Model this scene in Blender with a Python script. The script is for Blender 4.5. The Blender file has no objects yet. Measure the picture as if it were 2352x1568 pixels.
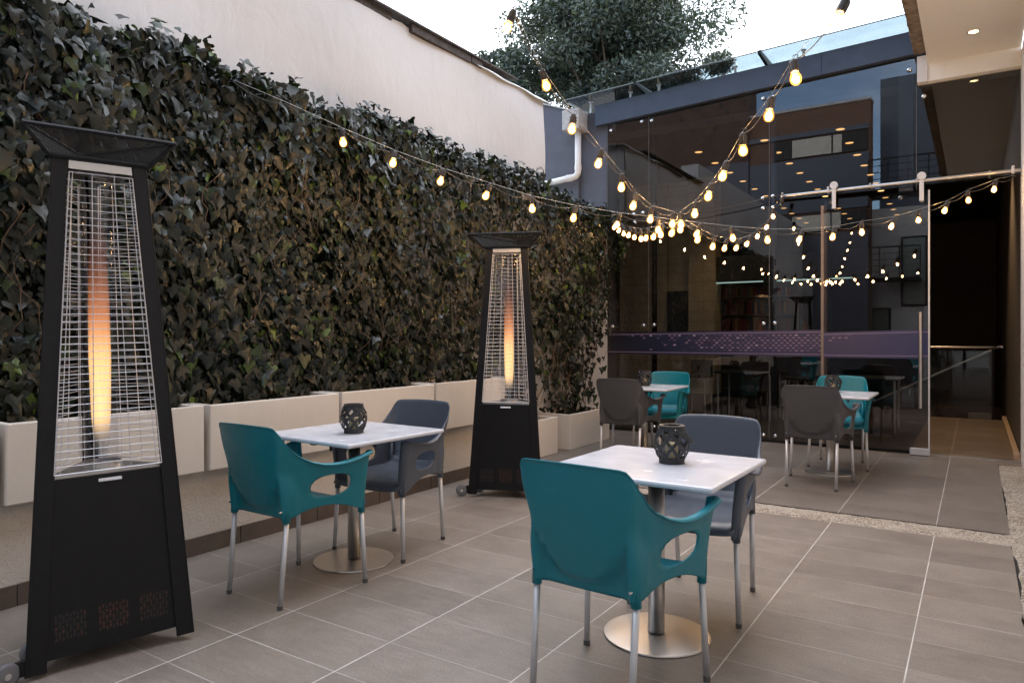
import bpy, math, random
import numpy as np
from mathutils import Vector, Matrix
random.seed(7); RNG = np.random.default_rng(11)
R = math.radians; PI = math.pi
S = bpy.context.scene; COL = S.collection

# ------------------------------------------------------------------ camera
cd = bpy.data.cameras.new('camera'); cam = bpy.data.objects.new('camera', cd); COL.objects.link(cam)
cam.location = (0, 0, 1.31); cam.rotation_euler = (R(90), 0, R(33.3))
cd.sensor_width = 36; cd.lens = 36*1622/2352; cd.shift_y = -16/2352; cd.clip_start = 0.05; cd.clip_end = 400
S.camera = cam
S.render.resolution_x = 1024; S.render.resolution_y = 682
# ------------------------------------------------------------------ world + sun
SUN_EL, SUN_AZ = 17, 338
w = bpy.data.worlds.new('World'); S.world = w; w.use_nodes = True
nt = w.node_tree; N = nt.nodes; L = nt.links; bg = N['Background']
sky = N.new('ShaderNodeTexSky'); sky.sky_type = 'NISHITA'; sky.sun_disc = False
sky.sun_elevation = R(SUN_EL); sky.sun_rotation = R(SUN_AZ); sky.altitude = 2500; sky.dust_density = 1.5
tc = N.new('ShaderNodeTexCoord'); mp = N.new('ShaderNodeMapping'); mp.inputs['Scale'].default_value = (1, 1, 2.6)
no = N.new('ShaderNodeTexNoise'); no.inputs['Scale'].default_value = 1.7; no.inputs['Detail'].default_value = 8; no.inputs['Roughness'].default_value = .58
sx = N.new('ShaderNodeSeparateXYZ'); ad = N.new('ShaderNodeMath'); ad.operation = 'MULTIPLY_ADD'; ad.inputs[1].default_value = .22
rp = N.new('ShaderNodeValToRGB'); rp.color_ramp.elements[0].position = .30; rp.color_ramp.elements[1].position = .52
mx = N.new('ShaderNodeMix'); mx.data_type = 'RGBA'; mx.inputs['B'].default_value = (8.7, 9.3, 10.3, 1)
L.new(tc.outputs['Generated'], mp.inputs['Vector']); L.new(mp.outputs[0], no.inputs['Vector']); L.new(tc.outputs['Generated'], sx.inputs[0])
L.new(sx.outputs['Y'], ad.inputs[0]); L.new(no.outputs['Fac'], ad.inputs[2]); L.new(ad.outputs[0], rp.inputs[0])
mr = N.new('ShaderNodeMapRange'); mr.inputs['From Min'].default_value = -.7; mr.inputs['From Max'].default_value = .1; mr.inputs['To Min'].default_value = .6; mr.inputs['To Max'].default_value = 1
mm = N.new('ShaderNodeMath'); mm.operation = 'MULTIPLY'; L.new(sx.outputs['Y'], mr.inputs['Value']); L.new(mr.outputs[0], mm.inputs[0]); L.new(rp.outputs[0], mm.inputs[1]); L.new(mm.outputs[0], mx.inputs['Factor']); L.new(sky.outputs[0], mx.inputs['A']); L.new(mx.outputs['Result'], bg.inputs['Color'])
bg.inputs['Strength'].default_value = .14
sl = bpy.data.lights.new('sun', 'SUN'); sl.energy = .5; sl.angle = R(25); sl.color = (1, .93, .84)
so = bpy.data.objects.new('sun', sl); COL.objects.link(so)
so.rotation_euler = (R(90-SUN_EL), 0, R(180-SUN_AZ))
S.view_settings.view_transform = 'Standard'; S.view_settings.look = 'None'; S.view_settings.gamma = 1
S.view_settings.exposure = 1.9
try:
    S.cycles.use_light_tree = True; S.cycles.max_bounces = 10; S.cycles.transparent_max_bounces = 16
except Exception: pass

# ------------------------------------------------------------------ material helpers
class NG:
    def __init__(s, name):
        s.m = bpy.data.materials.new(name); s.m.use_nodes = True; s.t = s.m.node_tree
        s.b = s.t.nodes['Principled BSDF']; s.out = s.t.nodes['Material Output']
    def n(s, typ, **k):
        x = s.t.nodes.new('ShaderNode'+typ)
        for a, v in k.items(): setattr(x, a, v)
        return x
    def put(s, v, sock):
        if isinstance(v, bpy.types.NodeSocket): s.t.links.new(v, sock)
        elif v is not None:
            if isinstance(v, (tuple, list)) and len(v) == 3 and len(sock.default_value) == 4: v = (*v, 1)
            sock.default_value = v
    def math(s, op, a, b=None, c=None, clamp=False):
        x = s.n('Math', operation=op); x.use_clamp = clamp
        for i, v in enumerate((a, b, c)): 
            if v is not None: s.put(v, x.inputs[i])
        return x.outputs[0]
    def pos(s, kind='Object'):
        if kind == 'World': return s.n('NewGeometry').outputs['Position']
        return s.n('TexCoord').outputs[kind]
    def map(s, v, scale=(1, 1, 1), rot=(0, 0, 0), loc=(0, 0, 0)):
        x = s.n('Mapping'); s.put(v, x.inputs[0]); x.inputs['Scale'].default_value = scale; x.inputs['Rotation'].default_value = rot; x.inputs['Location'].default_value = loc
        return x.outputs[0]
    def noise(s, v, scale, detail=4, rough=.55, dist=0):
        x = s.n('TexNoise'); s.put(v, x.inputs['Vector']); x.inputs['Scale'].default_value = scale
        x.inputs['Detail'].default_value = detail; x.inputs['Roughness'].default_value = rough; x.inputs['Distortion'].default_value = dist
        return x.outputs['Fac']
    def ramp(s, v, stops):
        x = s.n('ValToRGB'); s.put(v, x.inputs[0]); e = x.color_ramp.elements
        while len(e) < len(stops): e.new(.5)
        for i, (p, c) in enumerate(stops):
            e[i].position = p; e[i].color = (*c, 1) if isinstance(c, tuple) else (c, c, c, 1)
        return x.outputs[0]
    def mix(s, f, a, b, mode='MIX'):
        x = s.n('Mix', data_type='RGBA', blend_type=mode); s.put(f, x.inputs['Factor']); s.put(a, x.inputs['A']); s.put(b, x.inputs['B'])
        return x.outputs['Result']
    def bump(s, h, strength=.3, dist=.01):
        x = s.n('Bump'); s.put(h, x.inputs['Height']); x.inputs['Strength'].default_value = strength; x.inputs['Distance'].default_value = dist
        s.t.links.new(x.outputs[0], s.b.inputs['Normal'])
    def set(s, col=None, rough=None, metal=None, spec=None, **k):
        for v, nm in ((col, 'Base Color'), (rough, 'Roughness'), (metal, 'Metallic'), (spec, 'Specular IOR Level')): s.put(v, s.b.inputs[nm])
        for a, v in k.items(): s.put(v, s.b.inputs[a.replace('_', ' ')])
        return s.m

def plain(name, col, rough=.5, metal=0, var=.12, vs=12, bs=60, bst=.08, spec=.5, bd=.004):
    g = NG(name); p = g.pos(); f = g.noise(p, vs, 5)
    c = g.mix(g.ramp(f, [(.3, 0.), (.7, 1.)]), tuple(x*(1-var) for x in col), tuple(min(1, x*(1+var)) for x in col))
    g.set(c, g.ramp(g.noise(p, vs*2.3, 3), [(.3, max(0, rough-.06)), (.7, min(1, rough+.06))]), metal, spec)
    if bst: g.bump(g.noise(p, bs, 3), bst, bd)
    return g.m
def emis(name, col, st):
    g = NG(name); g.set((0, 0, 0), .5); g.put(col, g.b.inputs['Emission Color']); g.b.inputs['Emission Strength'].default_value = st
    return g.m

def m_floor(name, base, grout, rowvis=1., rough=.46):
    g = NG(name); P = g.pos('World'); s = g.n('SeparateXYZ'); g.put(P, s.inputs[0]); X, Y = s.outputs[0], s.outputs[1]
    wob = g.noise(P, 3, 2)
    u = g.math('DIVIDE', g.math('ADD', X, .227+62), .62); v = g.math('DIVIDE', g.math('ADD', Y, 31.25-2.856+.0), .3125)
    fu = g.math('FRACT', u); fv = g.math('FRACT', v)
    du = g.math('MULTIPLY', g.math('MINIMUM', fu, g.math('SUBTRACT', 1, fu)), .62)
    dv = g.math('MULTIPLY', g.math('MINIMUM', fv, g.math('SUBTRACT', 1, fv)), .3125)
    lu = g.math('LESS_THAN', du, g.math('MULTIPLY_ADD', wob, .0012, .0019))
    lv = g.math('LESS_THAN', dv, g.math('MULTIPLY_ADD', g.noise(P, 1.3, 3), .002*rowvis, .0016*rowvis-.0005))
    cmb = g.n('CombineXYZ'); g.put(g.math('FLOOR', u), cmb.inputs[0]); g.put(g.math('FLOOR', v), cmb.inputs[1])
    wn = g.n('TexWhiteNoise'); g.put(cmb.outputs[0], wn.inputs['Vector'])
    ofs = g.n('VectorMath', operation='ADD'); g.put(P, ofs.inputs[0])
    sc = g.n('VectorMath', operation='SCALE'); g.put(wn.outputs['Color'], sc.inputs[0]); sc.inputs['Scale'].default_value = 9; g.put(sc.outputs[0], ofs.inputs[1])
    st = g.noise(g.map(ofs.outputs[0], (2.5, 14, 1)), 3.2, 8, .68, .35); cl = g.noise(ofs.outputs[0], 3.4, 5, .6); fine = g.noise(P, 110, 4, .75)
    k = g.math('ADD', g.math('MULTIPLY', st, .55), g.math('ADD', g.math('MULTIPLY', cl, .45), g.math('MULTIPLY', wn.outputs['Value'], .16)))
    c = g.mix(g.ramp(k, [(.38, 0.), (.72, 1.)]), tuple(x*.66 for x in base), tuple(x*1.28 for x in base))
    c = g.mix(g.ramp(fine, [(.38, 0.), (.66, .55)]), c, tuple(x*.55 for x in base))
    dirt = g.ramp(g.noise(P, .9, 4, .6), [(.42, 0.), (.75, .42)])
    c = g.mix(dirt, c, (base[0]*.62, base[1]*.56, base[2]*.5))
    gr = g.math('MAXIMUM', lu, g.math('MULTIPLY', lv, g.ramp(g.noise(P, 1.7, 2), [(.35, .2*rowvis), (.6, .7*rowvis)])))
    gc = g.mix(g.ramp(g.noise(P, 5, 4), [(.3, 0.), (.75, 1.)]), grout, tuple(x*.55 for x in grout))
    g.set(g.mix(gr, c, gc), g.mix(gr, g.ramp(g.math('ADD', g.math('MULTIPLY', st, .6), g.math('MULTIPLY', fine, .4)), [(.3, rough-.1), (.7, rough+.12)]), (.8, .8, .8)), 0, .42)
    g.bump(g.math('SUBTRACT', g.math('ADD', g.math('MULTIPLY', st, .3), g.math('MULTIPLY', fine, .25)), g.math('MULTIPLY', gr, .5)), .25, .002)
    return g.m

def m_stucco(name, col, kind):
    g = NG(name); P = g.pos('World')
    big = g.noise(P, .8, 5, .6); med = g.noise(P, 6, 5, .6); drip = g.noise(g.map(P, (6, 6, .7)), 1.6, 5, .6)
    c = g.mix(g.ramp(big, [(.35, 0.), (.7, 1.)]), col, tuple(x*.9 for x in col))
    c = g.mix(g.ramp(drip, [(.52, 0.), (.85, .22)]), c, (col[0]*.74, col[1]*.68, col[2]*.6))
    c = g.mix(g.ramp(g.noise(P, 45, 2), [(.72, 0.), (.78, .3)]), c, (col[0]*.5, col[1]*.46, col[2]*.42))
    g.set(c, .82, 0, .25)
    if kind == 'rough':      # raked plaster with curved ridges
        v = g.noise(g.map(P, (9, 9, 15)), 1.5, 2, .5, 1.2)
        h = g.math('ADD', g.ramp(g.math('ABSOLUTE', g.math('SUBTRACT', v, .5)), [(0., .8), (.04, .0)]), g.math('MULTIPLY', g.noise(P, 40, 4, .6), 1.1))
        g.bump(h, .5, .007)
    elif kind == 'trowel':
        h = g.math('ADD', g.noise(g.map(P, (4, 3, 2), (.5, 0, 0)), 1.4, 6, .55, .8), g.math('MULTIPLY', g.noise(P, 60, 3), .12))
        g.bump(h, .4, .025)
    else:
        h = g.math('ADD', g.noise(P, 9, 4), g.math('MULTIPLY', g.noise(P, 120, 3, .7), .35)); g.bump(h, .3, .006)
    return g.m

def m_leaf(name, stops, rough=.4, spec=.5, trans=0):
    g = NG(name); geo = g.n('NewGeometry'); P = g.pos('World')
    r = geo.outputs['Random Per Island']
    c = g.ramp(r, stops)
    big = g.noise(P, 2.2, 3)
    c = g.mix(g.ramp(big, [(.35, 0.), (.7, .6)]), c, g.mix(1., c, (1.08, 1.0, .74), 'MULTIPLY'))
    vein = g.noise(P, 55, 3)
    c = g.mix(g.ramp(vein, [(.55, 0.), (.75, .35)]), c, g.mix(1., c, (1.9, 1.95, 1.8), 'MULTIPLY'))
    g.set(c, g.ramp(g.math('FRACT', g.math('MULTIPLY', r, 37.3)), [(0., rough-.12), (1., rough+.2)]), 0, spec)
    g.bump(g.noise(P, 70, 3), .25, .003)
    if trans:
        tr = g.n('BsdfTranslucent'); g.put(g.mix(1., c, (1.6, 1.9, .7), 'MULTIPLY'), tr.inputs['Color'])
        ms = g.n('MixShader'); ms.inputs[0].default_value = trans
        g.t.links.new(g.b.outputs[0], ms.inputs[1]); g.t.links.new(tr.outputs[0], ms.inputs[2]); g.t.links.new(ms.outputs[0], g.out.inputs[0])
    return g.m

def m_glass(name, tint, ior=1.75, rough=0., dust=.0):
    g = NG(name); lw = g.n('LayerWeight'); lw.inputs['Blend'].default_value = .5; F0 = 2*((ior-1)/(ior+1))**2*.62
    fr = g.math('MULTIPLY_ADD', g.math('POWER', lw.outputs['Facing'], 5), 1-F0, F0)
    tr = g.n('BsdfTransparent'); tr.inputs['Color'].default_value = (*tint, 1)
    gl = g.n('BsdfGlossy'); gl.inputs['Roughness'].default_value = rough; gl.inputs['Color'].default_value = (1, 1, 1, 1)
    ms = g.n('MixShader'); g.put(fr, ms.inputs[0]); g.t.links.new(tr.outputs[0], ms.inputs[1]); g.t.links.new(gl.outputs[0], ms.inputs[2])
    last = ms
    if dust:
        P = g.pos('World'); df = g.n('BsdfDiffuse'); df.inputs['Color'].default_value = (.55, .55, .52, 1)
        m2 = g.n('MixShader'); g.put(g.ramp(g.noise(P, 4, 4, .6), [(.4, dust*.4), (.75, dust)]), m2.inputs[0])
        g.t.links.new(ms.outputs[0], m2.inputs[1]); g.t.links.new(df.outputs[0], m2.inputs[2]); last = m2
    g.t.links.new(last.outputs[0], g.out.inputs[0]); return g.m

M = {}
M['floor'] = m_floor('floor_tile', (.232, .200, .172), (.66, .63, .59))
M['floor_up'] = m_floor('terrace_tile', (.198, .172, .15), (.55, .53, .5), .12)
M['floor_in'] = m_floor('indoor_tile', (.2, .15, .112), (.42, .36, .3), .9, .4)
M['white_wall'] = m_stucco('white_plaster', (.56, .55, .55), 'trowel')
M['bench'] = m_stucco('rough_stucco', (.64, .59, .53), 'rough')
M['planter'] = m_stucco('planter_plaster', (.68, .635, .58), 'fine')
M['white_paint'] = m_stucco('white_paint', (.7, .66, .62), 'fine')
M['soffit'] = m_stucco('soffit_paint', (.82, .77, .7), 'fine')
M['greywall'] = plain('dark_grey_render', (.095, .1, .125), .7, 0, .1, 5, 60, .15)
M['steel'] = plain('dark_steel_paint', (.05, .064, .09), .42, .2, .12, 4, 90, .05)
M['black'] = plain('black_powder_coat', (.0055, .006, .0075), .48, .1, .25, 20, 420, .12, .35, .001)
M['black_matte'] = plain('black_matte', (.012, .012, .013), .75)
M['skirt'] = plain('skirting_tile', (.095, .07, .055), .5, 0, .2, 9, 80, .1)
M['wire'] = plain('chromed_wire', (.62, .62, .65), .35, .35, .03, 3, 10, 0)
M['stainless'] = plain('stainless_steel', (.56, .54, .52), .34, 1, .03, 2, 300, 0)
M['alu'] = plain('anodised_aluminium', (.6, .61, .63), .42, .45, .03, 2, 300, 0)
M['chrome'] = plain('chrome', (.8, .8, .8), .12, 1, .03, 2, 10, 0)
M['cap'] = plain('grey_rubber', (.09, .09, .09), .7)
M['wood_dark'] = plain('weathered_board', (.06, .05, .045), .8, 0, .5, 25, 60, .6, .3, .01)
M['sheet'] = plain('weathered_sheet', (.5, .5, .48), .55, .2, .2, 15, 40, .3)
M['concrete'] = plain('raw_concrete', (.42, .41, .4), .8, 0, .2, 14, 60, .4)
M['roughedge'] = plain('rough_brown_edge', (.23, .17, .12), .9, 0, .45, 9, 18, 1., .2, .03)
M['pvc'] = plain('white_pipe', (.78, .76, .73), .4, 0, .05, 9, 50, .04)
M['table'] = plain('white_table_top', (.6, .62, .68), .22, 0, .09, 4, 30, .02)
M['soil'] = plain('soil', (.03, .022, .015), .95, 0, .4, 30, 60, .8, .2, .02)
M['lantern'] = plain('black_wicker', (.028, .028, .03), .6, 0, .25, 30, 160, .3, .4, .002)
M['candle'] = plain('wax', (.62, .5, .3), .5)
M['vine'] = plain('vine_stem', (.12, .07, .04), .8, 0, .3, 40, 90, .4)
M['cable'] = plain('cable', (.05, .045, .04), .6)
M['wirerope'] = plain('wire_rope', (.5, .48, .45), .4, .8)
M['socket'] = plain('socket', (.035, .03, .028), .5)
M['glass'] = m_glass('tinted_facade_glass', (.42, .41, .40), 1.66)
M['clear'] = m_glass('clear_glass', (.86, .88, .87), 1.35)
M['canopy'] = m_glass('dusty_canopy_glass', (.44, .50, .525), 1.5, 0, .06)
M['tube'] = m_glass('heater_tube_glass', (.93, .93, .95), 1.45)
M['bulbglass'] = m_glass('unlit_bulb_glass', (.8, .7, .5), 1.5)
M['filament_lit'] = emis('lit_filament', (1, .58, .23), 135)
def m_bulbshell(name):
    g = NG(name); e = g.n('Emission'); e.inputs[0].default_value = (1, .38, .07, 1); g.put(g.math('MULTIPLY_ADD', g.n('ObjectInfo').outputs['Random'], .6, .7), e.inputs[1])
    tr = g.n('BsdfTransparent'); ms = g.n('MixShader'); ms.inputs[0].default_value = .5
    g.t.links.new(tr.outputs[0], ms.inputs[1]); g.t.links.new(e.outputs[0], ms.inputs[2]); g.t.links.new(ms.outputs[0], g.out.inputs[0]); return g.m
M['bulb'] = m_bulbshell('lit_bulb_glass')
M['dl'] = emis('downlight_glow', (1, .55, .2), .75)
M['dl_out'] = emis('soffit_lamp_glow', (1, .72, .35), 6)
M['strip'] = emis('strip_light', (.55, .8, .75), .35)
M['filament'] = emis('filament', (1, .6, .25), 3)
M['indoor_dark'] = plain('indoor_dark_wall', (.085, .066, .052), .7)
M['indoor_ceiling'] = plain('indoor_ceiling', (.05, .045, .042), .8)
M['woodred'] = plain('stairwell_wood', (.09, .035, .02), .5)
M['shelf'] = plain('shelf_wood', (.16, .09, .05), .6)
M['board'] = plain('black_board', (.006, .006, .006), .6)
M['red_inside'] = plain('gas_bottle_paint', (.05, .018, .011), .4, 0, .5, 40)
M['wheel'] = plain('wheel_rubber', (.14, .14, .15), .6)
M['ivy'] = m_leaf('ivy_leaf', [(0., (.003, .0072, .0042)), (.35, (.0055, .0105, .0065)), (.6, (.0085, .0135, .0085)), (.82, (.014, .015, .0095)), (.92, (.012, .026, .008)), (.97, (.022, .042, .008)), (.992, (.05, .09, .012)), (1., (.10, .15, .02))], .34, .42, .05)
M['tree'] = m_leaf('tree_leaf', [(0., (.028, .04, .034)), (.5, (.045, .06, .05)), (.85, (.07, .09, .07)), (1., (.12, .14, .1))], .33, .6, .15)
M['bark'] = plain('bark', (.08, .06, .045), .9, 0, .3, 14, 30, .8, .2, .02)

def m_plastic(name, col, mesh=False):
    g = NG(name); P = g.pos(); f = g.noise(P, 7, 3)
    c = g.mix(f, tuple(x*.9 for x in col), tuple(x*1.08 for x in col))
    c = g.mix(g.ramp(g.noise(P, 26, 6, .7), [(.55, 0.), (.8, .10)]), c, (.3, .29, .27))
    g.set(c, g.ramp(g.noise(P, 14, 5, .65), [(.3, .32), (.7, .54)]), 0, .5)
    s = g.n('SeparateXYZ'); g.put(P, s.inputs[0])
    dots = g.math('MULTIPLY', g.math('SINE', g.math('MULTIPLY', s.outputs[0], 900)), g.math('SINE', g.math('MULTIPLY', s.outputs[2], 900)))
    g.bump(g.math('ADD', g.math('MULTIPLY', dots, .25), g.math('ADD', g.math('MULTIPLY', g.noise(P, 420, 2), .6), g.math('MULTIPLY', g.noise(P, 5, 2), 1.5))), .3, .0015)
    return g.m
M['teal'] = m_plastic('teal_plastic', (.0005, .175, .23))
M['skylit'] = m_plastic('skylit_grey_plastic', (.072, .088, .118))  # same dark grey plastic, with the sky's blue cast put into its colour
M['grey'] = m_plastic('dark_grey_plastic', (.062, .064, .072))

# aggregate concrete
def m_aggregate(name):
    g = NG(name); P = g.pos('World'); v = g.n('TexVoronoi'); g.put(P, v.inputs['Vector']); v.inputs['Scale'].default_value = 95
    s = g.n('SeparateColor'); g.put(v.outputs['Color'], s.inputs[0])
    c = g.ramp(s.outputs[0], [(0., (.15, .115, .08)), (.3, (.38, .31, .23)), (.65, (.56, .49, .4)), (1., (.72, .68, .6))])
    c = g.mix(g.ramp(v.outputs['Distance'], [(.3, 0.), (.62, .75)]), c, (.13, .11, .09))
    c = g.mix(g.ramp(g.noise(P, 4, 5), [(.42, 0.), (.68, .75)]), c, (.42, .38, .33))
    g.set(c, .85, 0, .3); g.bump(g.math('SUBTRACT', 1, v.outputs['Distance']), .9, .006); return g.m
M['aggregate'] = m_aggregate('exposed_aggregate')
def m_brick(name, c1, c2, mo, scale=1., bw=.24, bh=.075, proj=0):
    g = NG(name); P = g.pos('World')
    s = g.n('SeparateXYZ'); g.put(P, s.inputs[0]); cb = g.n('CombineXYZ'); g.put(s.outputs[0 if proj == 0 else 1], cb.inputs[0]); g.put(s.outputs[2], cb.inputs[1])
    b = g.n('TexBrick'); g.put(cb.outputs[0], b.inputs['Vector']); b.inputs['Scale'].default_value = 1
    b.inputs['Brick Width'].default_value = bw; b.inputs['Row Height'].default_value = bh; b.inputs['Mortar Size'].default_value = .008
    b.inputs['Color1'].default_value = (*c1, 1); b.inputs['Color2'].default_value = (*c2, 1); b.inputs['Mortar'].default_value = (*mo, 1)
    g.set(g.mix(g.ramp(g.noise(P, 3, 5), [(.4, 0.), (.7, .4)]), b.outputs['Color'], tuple(x*.5 for x in c1)), .85, 0, .2)
    g.bump(g.math('SUBTRACT', g.noise(P, 40, 3), g.math('MULTIPLY', b.outputs['Fac'], .8)), .6, .012); return g.m
M['brick'] = m_brick('red_brick', (.17, .09, .065), (.21, .115, .08), (.14, .12, .105))
M['paintbrick'] = m_brick('cream_painted_brick', (.5, .42, .28), (.46, .39, .26), (.36, .3, .2), 1, .6, .17)
def m_flame(name):
    g = NG(name); P = g.pos(); s = g.n('SeparateXYZ'); g.put(P, s.inputs[0]); z = s.outputs[2]
    t = g.math('DIVIDE', g.math('SUBTRACT', z, .78), 1.12)
    st = g.noise(g.map(P, (30, 30, 1.6)), 1.2, 4, .6, .4); lw = g.n('LayerWeight'); lw.inputs['Blend'].default_value = .5; lwf = lw.outputs['Facing']
    c = g.ramp(t, [(0., (.05, .3, .6)), (.05, (.4, .4, .4)), (.14, (1, .62, .28)), (.35, (1, .56, .22)), (.55, (1, .36, .14)), (.8, (.8, .25, .12)), (1., (.4, .2, .15))])
    e = g.n('Emission'); g.put(c, e.inputs[0]); g.put(g.math('MULTIPLY', g.ramp(t, [(0., .06), (.06, .12), (.17, .75), (.4, .8), (.55, .4), (.75, .12), (1., .0)]), g.math('MULTIPLY_ADD', st, .5, .3)), e.inputs[1])
    tr = g.n('BsdfTransparent'); ms = g.n('MixShader')
    g.put(g.math('MULTIPLY', g.ramp(t, [(0., .15), (.06, .25), (.16, .85), (.42, .95), (.58, .65), (.8, .25), (1., .0)]), g.math('MULTIPLY', g.math('MULTIPLY_ADD', g.noise(g.map(P, (60, 60, 5)), 1.5, 5, .7, .8), .9, .5), g.math('POWER', g.math('SUBTRACT', 1.0, g.math('MULTIPLY', lwf, .95)), .7)), clamp=True), ms.inputs[0])
    g.t.links.new(tr.outputs[0], ms.inputs[1]); g.t.links.new(e.outputs[0], ms.inputs[2]); g.t.links.new(ms.outputs[0], g.out.inputs[0])
    return g.m
M['flame'] = m_flame('gas_flame')
def m_mesh(name):     # expanded metal: real holes as transparency in a hexagonal grid
    g = NG(name); P = g.pos('UV'); s = g.n('SeparateXYZ'); g.put(P, s.inputs[0])
    a = g.math('SINE', g.math('MULTIPLY', g.math('ADD', s.outputs[0], s.outputs[1]), 330)); b = g.math('SINE', g.math('MULTIPLY', g.math('SUBTRACT', s.outputs[0], s.outputs[1]), 330))
    hole = g.math('GREATER_THAN', g.math('ABSOLUTE', g.math('MULTIPLY', a, b)), .68)
    g.set((.012, .012, .013), .5, .3)
    tr = g.n('BsdfTransparent'); ms = g.n('MixShader'); g.put(hole, ms.inputs[0])
    g.t.links.new(g.b.outputs[0], ms.inputs[1]); g.t.links.new(tr.outputs[0], ms.inputs[2]); g.t.links.new(ms.outputs[0], g.out.inputs[0]); return g.m
M['xmesh'] = m_mesh('expanded_metal')
def m_band(name):
    g = NG(name); s = g.n('SeparateXYZ'); g.put(g.pos('World'), s.inputs[0])
    c = g.ramp(g.math('DIVIDE', g.math('ADD', s.outputs[0], 4.26), 3.84), [(0., (.012, .011, .017)), (.2, (.014, .018, .042)), (.5, (.03, .03, .075)), (.8, (.048, .042, .095)), (1., (.035, .04, .11))])
    g.set(c, .35, 0, .4); return g.m
M['band'] = m_band('band_film')  # film colour shifts from near black at left to violet at right
M['stripe'] = plain('pale_violet_film', (.17, .13, .22), .35, 0, .02, 5, 5, 0)
for i, c in enumerate(((.042, .04, .09), (.09, .07, .14), (.17, .12, .2), (.3, .25, .36))): M['hex%d' % i] = plain('violet_dot_%d' % i, c, .35, 0, .02, 5, 5, 0)

# ------------------------------------------------------------------ mesh helpers
class MB:
    def __init__(s): s.v = []; s.f = []; s.uv = None
    def add(s, vs, fs):
        o = len(s.v); s.v += [tuple(v) for v in vs]; s.f += [tuple(i+o for i in f) for f in fs]; return s
    def box(s, x0, x1, y0, y1, z0, z1):
        return s.add([(x, y, z) for z in (z0, z1) for x, y in ((x0, y0), (x1, y0), (x1, y1), (x0, y1))],
                     [(0, 3, 2, 1), (4, 5, 6, 7), (0, 1, 5, 4), (1, 2, 6, 5), (2, 3, 7, 6), (3, 0, 4, 7)])
    def hexa(s, lo, hi):      # two quads (4 points each)
        return s.add(list(lo)+list(hi), [(0, 3, 2, 1), (4, 5, 6, 7), (0, 1, 5, 4), (1, 2, 6, 5), (2, 3, 7, 6), (3, 0, 4, 7)])
    def prism(s, lo, hi):
        n = len(lo); return s.add(list(lo)+list(hi), [tuple(range(n))[::-1], tuple(range(n, 2*n))]+[(i, (i+1) % n, n+(i+1) % n, n+i) for i in range(n)])
    def tube(s, pts, r, n=8, cap=True):
        pts = [Vector(p) for p in pts]; rs = r if isinstance(r, (list, tuple)) else [r]*len(pts)
        rings = []; up = None
        for i, p in enumerate(pts):
            d = (pts[min(i+1, len(pts)-1)]-pts[max(i-1, 0)]).normalized()
            if up is None: up = Vector((0, 0, 1)) if abs(d.z) < .9 else Vector((1, 0, 0))
            a = d.cross(up)
            if a.length < 1e-4: a = d.cross(Vector((0, 1, 0)))
            a.normalize(); b = a.cross(d).normalized(); up = b
            rings.append([p+a*(rs[i]*math.cos(2*PI*k/n))+b*(rs[i]*math.sin(2*PI*k/n)) for k in range(n)])
        vs = [v for g in rings for v in g]; fs = []
        for i in range(len(pts)-1):
            for k in range(n): fs.append((i*n+k, i*n+(k+1) % n, (i+1)*n+(k+1) % n, (i+1)*n+k))
        if cap: fs += [tuple(range(n))[::-1], tuple((len(pts)-1)*n+k for k in range(n))]
        return s.add(vs, fs)
    def lathe(s, prof, n=24, c=(0, 0, 0), cap=True):
        vs = [(c[0]+r*math.cos(2*PI*k/n), c[1]+r*math.sin(2*PI*k/n), c[2]+z) for r, z in prof for k in range(n)]
        fs = [(i*n+k, i*n+(k+1) % n, (i+1)*n+(k+1) % n, (i+1)*n+k) for i in range(len(prof)-1) for k in range(n)]
        if cap: fs += [tuple(range(n))[::-1], tuple((len(prof)-1)*n+k for k in range(n))]
        return s.add(vs, fs)
    def grid(s, rows, skip=None):
        nr, nc = len(rows), len(rows[0]); vs = [p for r in rows for p in r]
        return s.add(vs, [(i*nc+j, i*nc+j+1, (i+1)*nc+j+1, (i+1)*nc+j) for i in range(nr-1) for j in range(nc-1) if not (skip and skip(i, j))])

def wloc(o):
    v = Vector((0, 0, 0))
    while o: v = v+o.location; o = o.parent
    return v
def link(name, me, mat, parent, smooth=False, bevel=0, solid=0, world=False):
    o = bpy.data.objects.new(name, me); COL.objects.link(o)
    if isinstance(mat, str): mat = M[mat]
    if mat: me.materials.append(mat)
    if parent:
        o.parent = parent
        if world:
            off = wloc(parent); me.transform(Matrix.Translation(-off))
    if smooth:
        me.polygons.foreach_set('use_smooth', [True]*len(me.polygons))
    if solid:
        m = o.modifiers.new('solid', 'SOLIDIFY'); m.thickness = solid; m.offset = 0
    if bevel:
        m = o.modifiers.new('bevel', 'BEVEL'); m.width = bevel; m.segments = 2; m.limit_method = 'ANGLE'; m.angle_limit = R(40)
    return o
def part(name, mb, mat, parent=None, **k):
    me = bpy.data.meshes.new(name); me.from_pydata(mb.v, [], mb.f); me.update(); return link(name, me, mat, parent, **k)
def tag(o, label, cat, group=None):
    o['label'] = label; o['category'] = cat
    if group: o['group'] = group
    return o
def thing(name, label, cat, loc=(0, 0, 0), group=None):
    o = bpy.data.objects.new(name, None); COL.objects.link(o); o.location = loc; o.empty_display_size = .1
    return tag(o, label, cat, group)
def struct(name, mb, mat, **k):
    o = part(name, mb, mat, **k); o['kind'] = 'structure'; return o
def dup(o, parent=None):
    c = o.copy(); COL.objects.link(c); c.parent = parent
    for ch in list(o.children): dup(ch, c)
    return c
def smooth_by_angle(o, a=40):
    me = o.data; me.polygons.foreach_set('use_smooth', [True]*len(me.polygons))
    try: me.set_sharp_from_angle(angle=R(a))
    except Exception: pass
    return o

GY = 8.9            # plane of the glass facade
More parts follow.
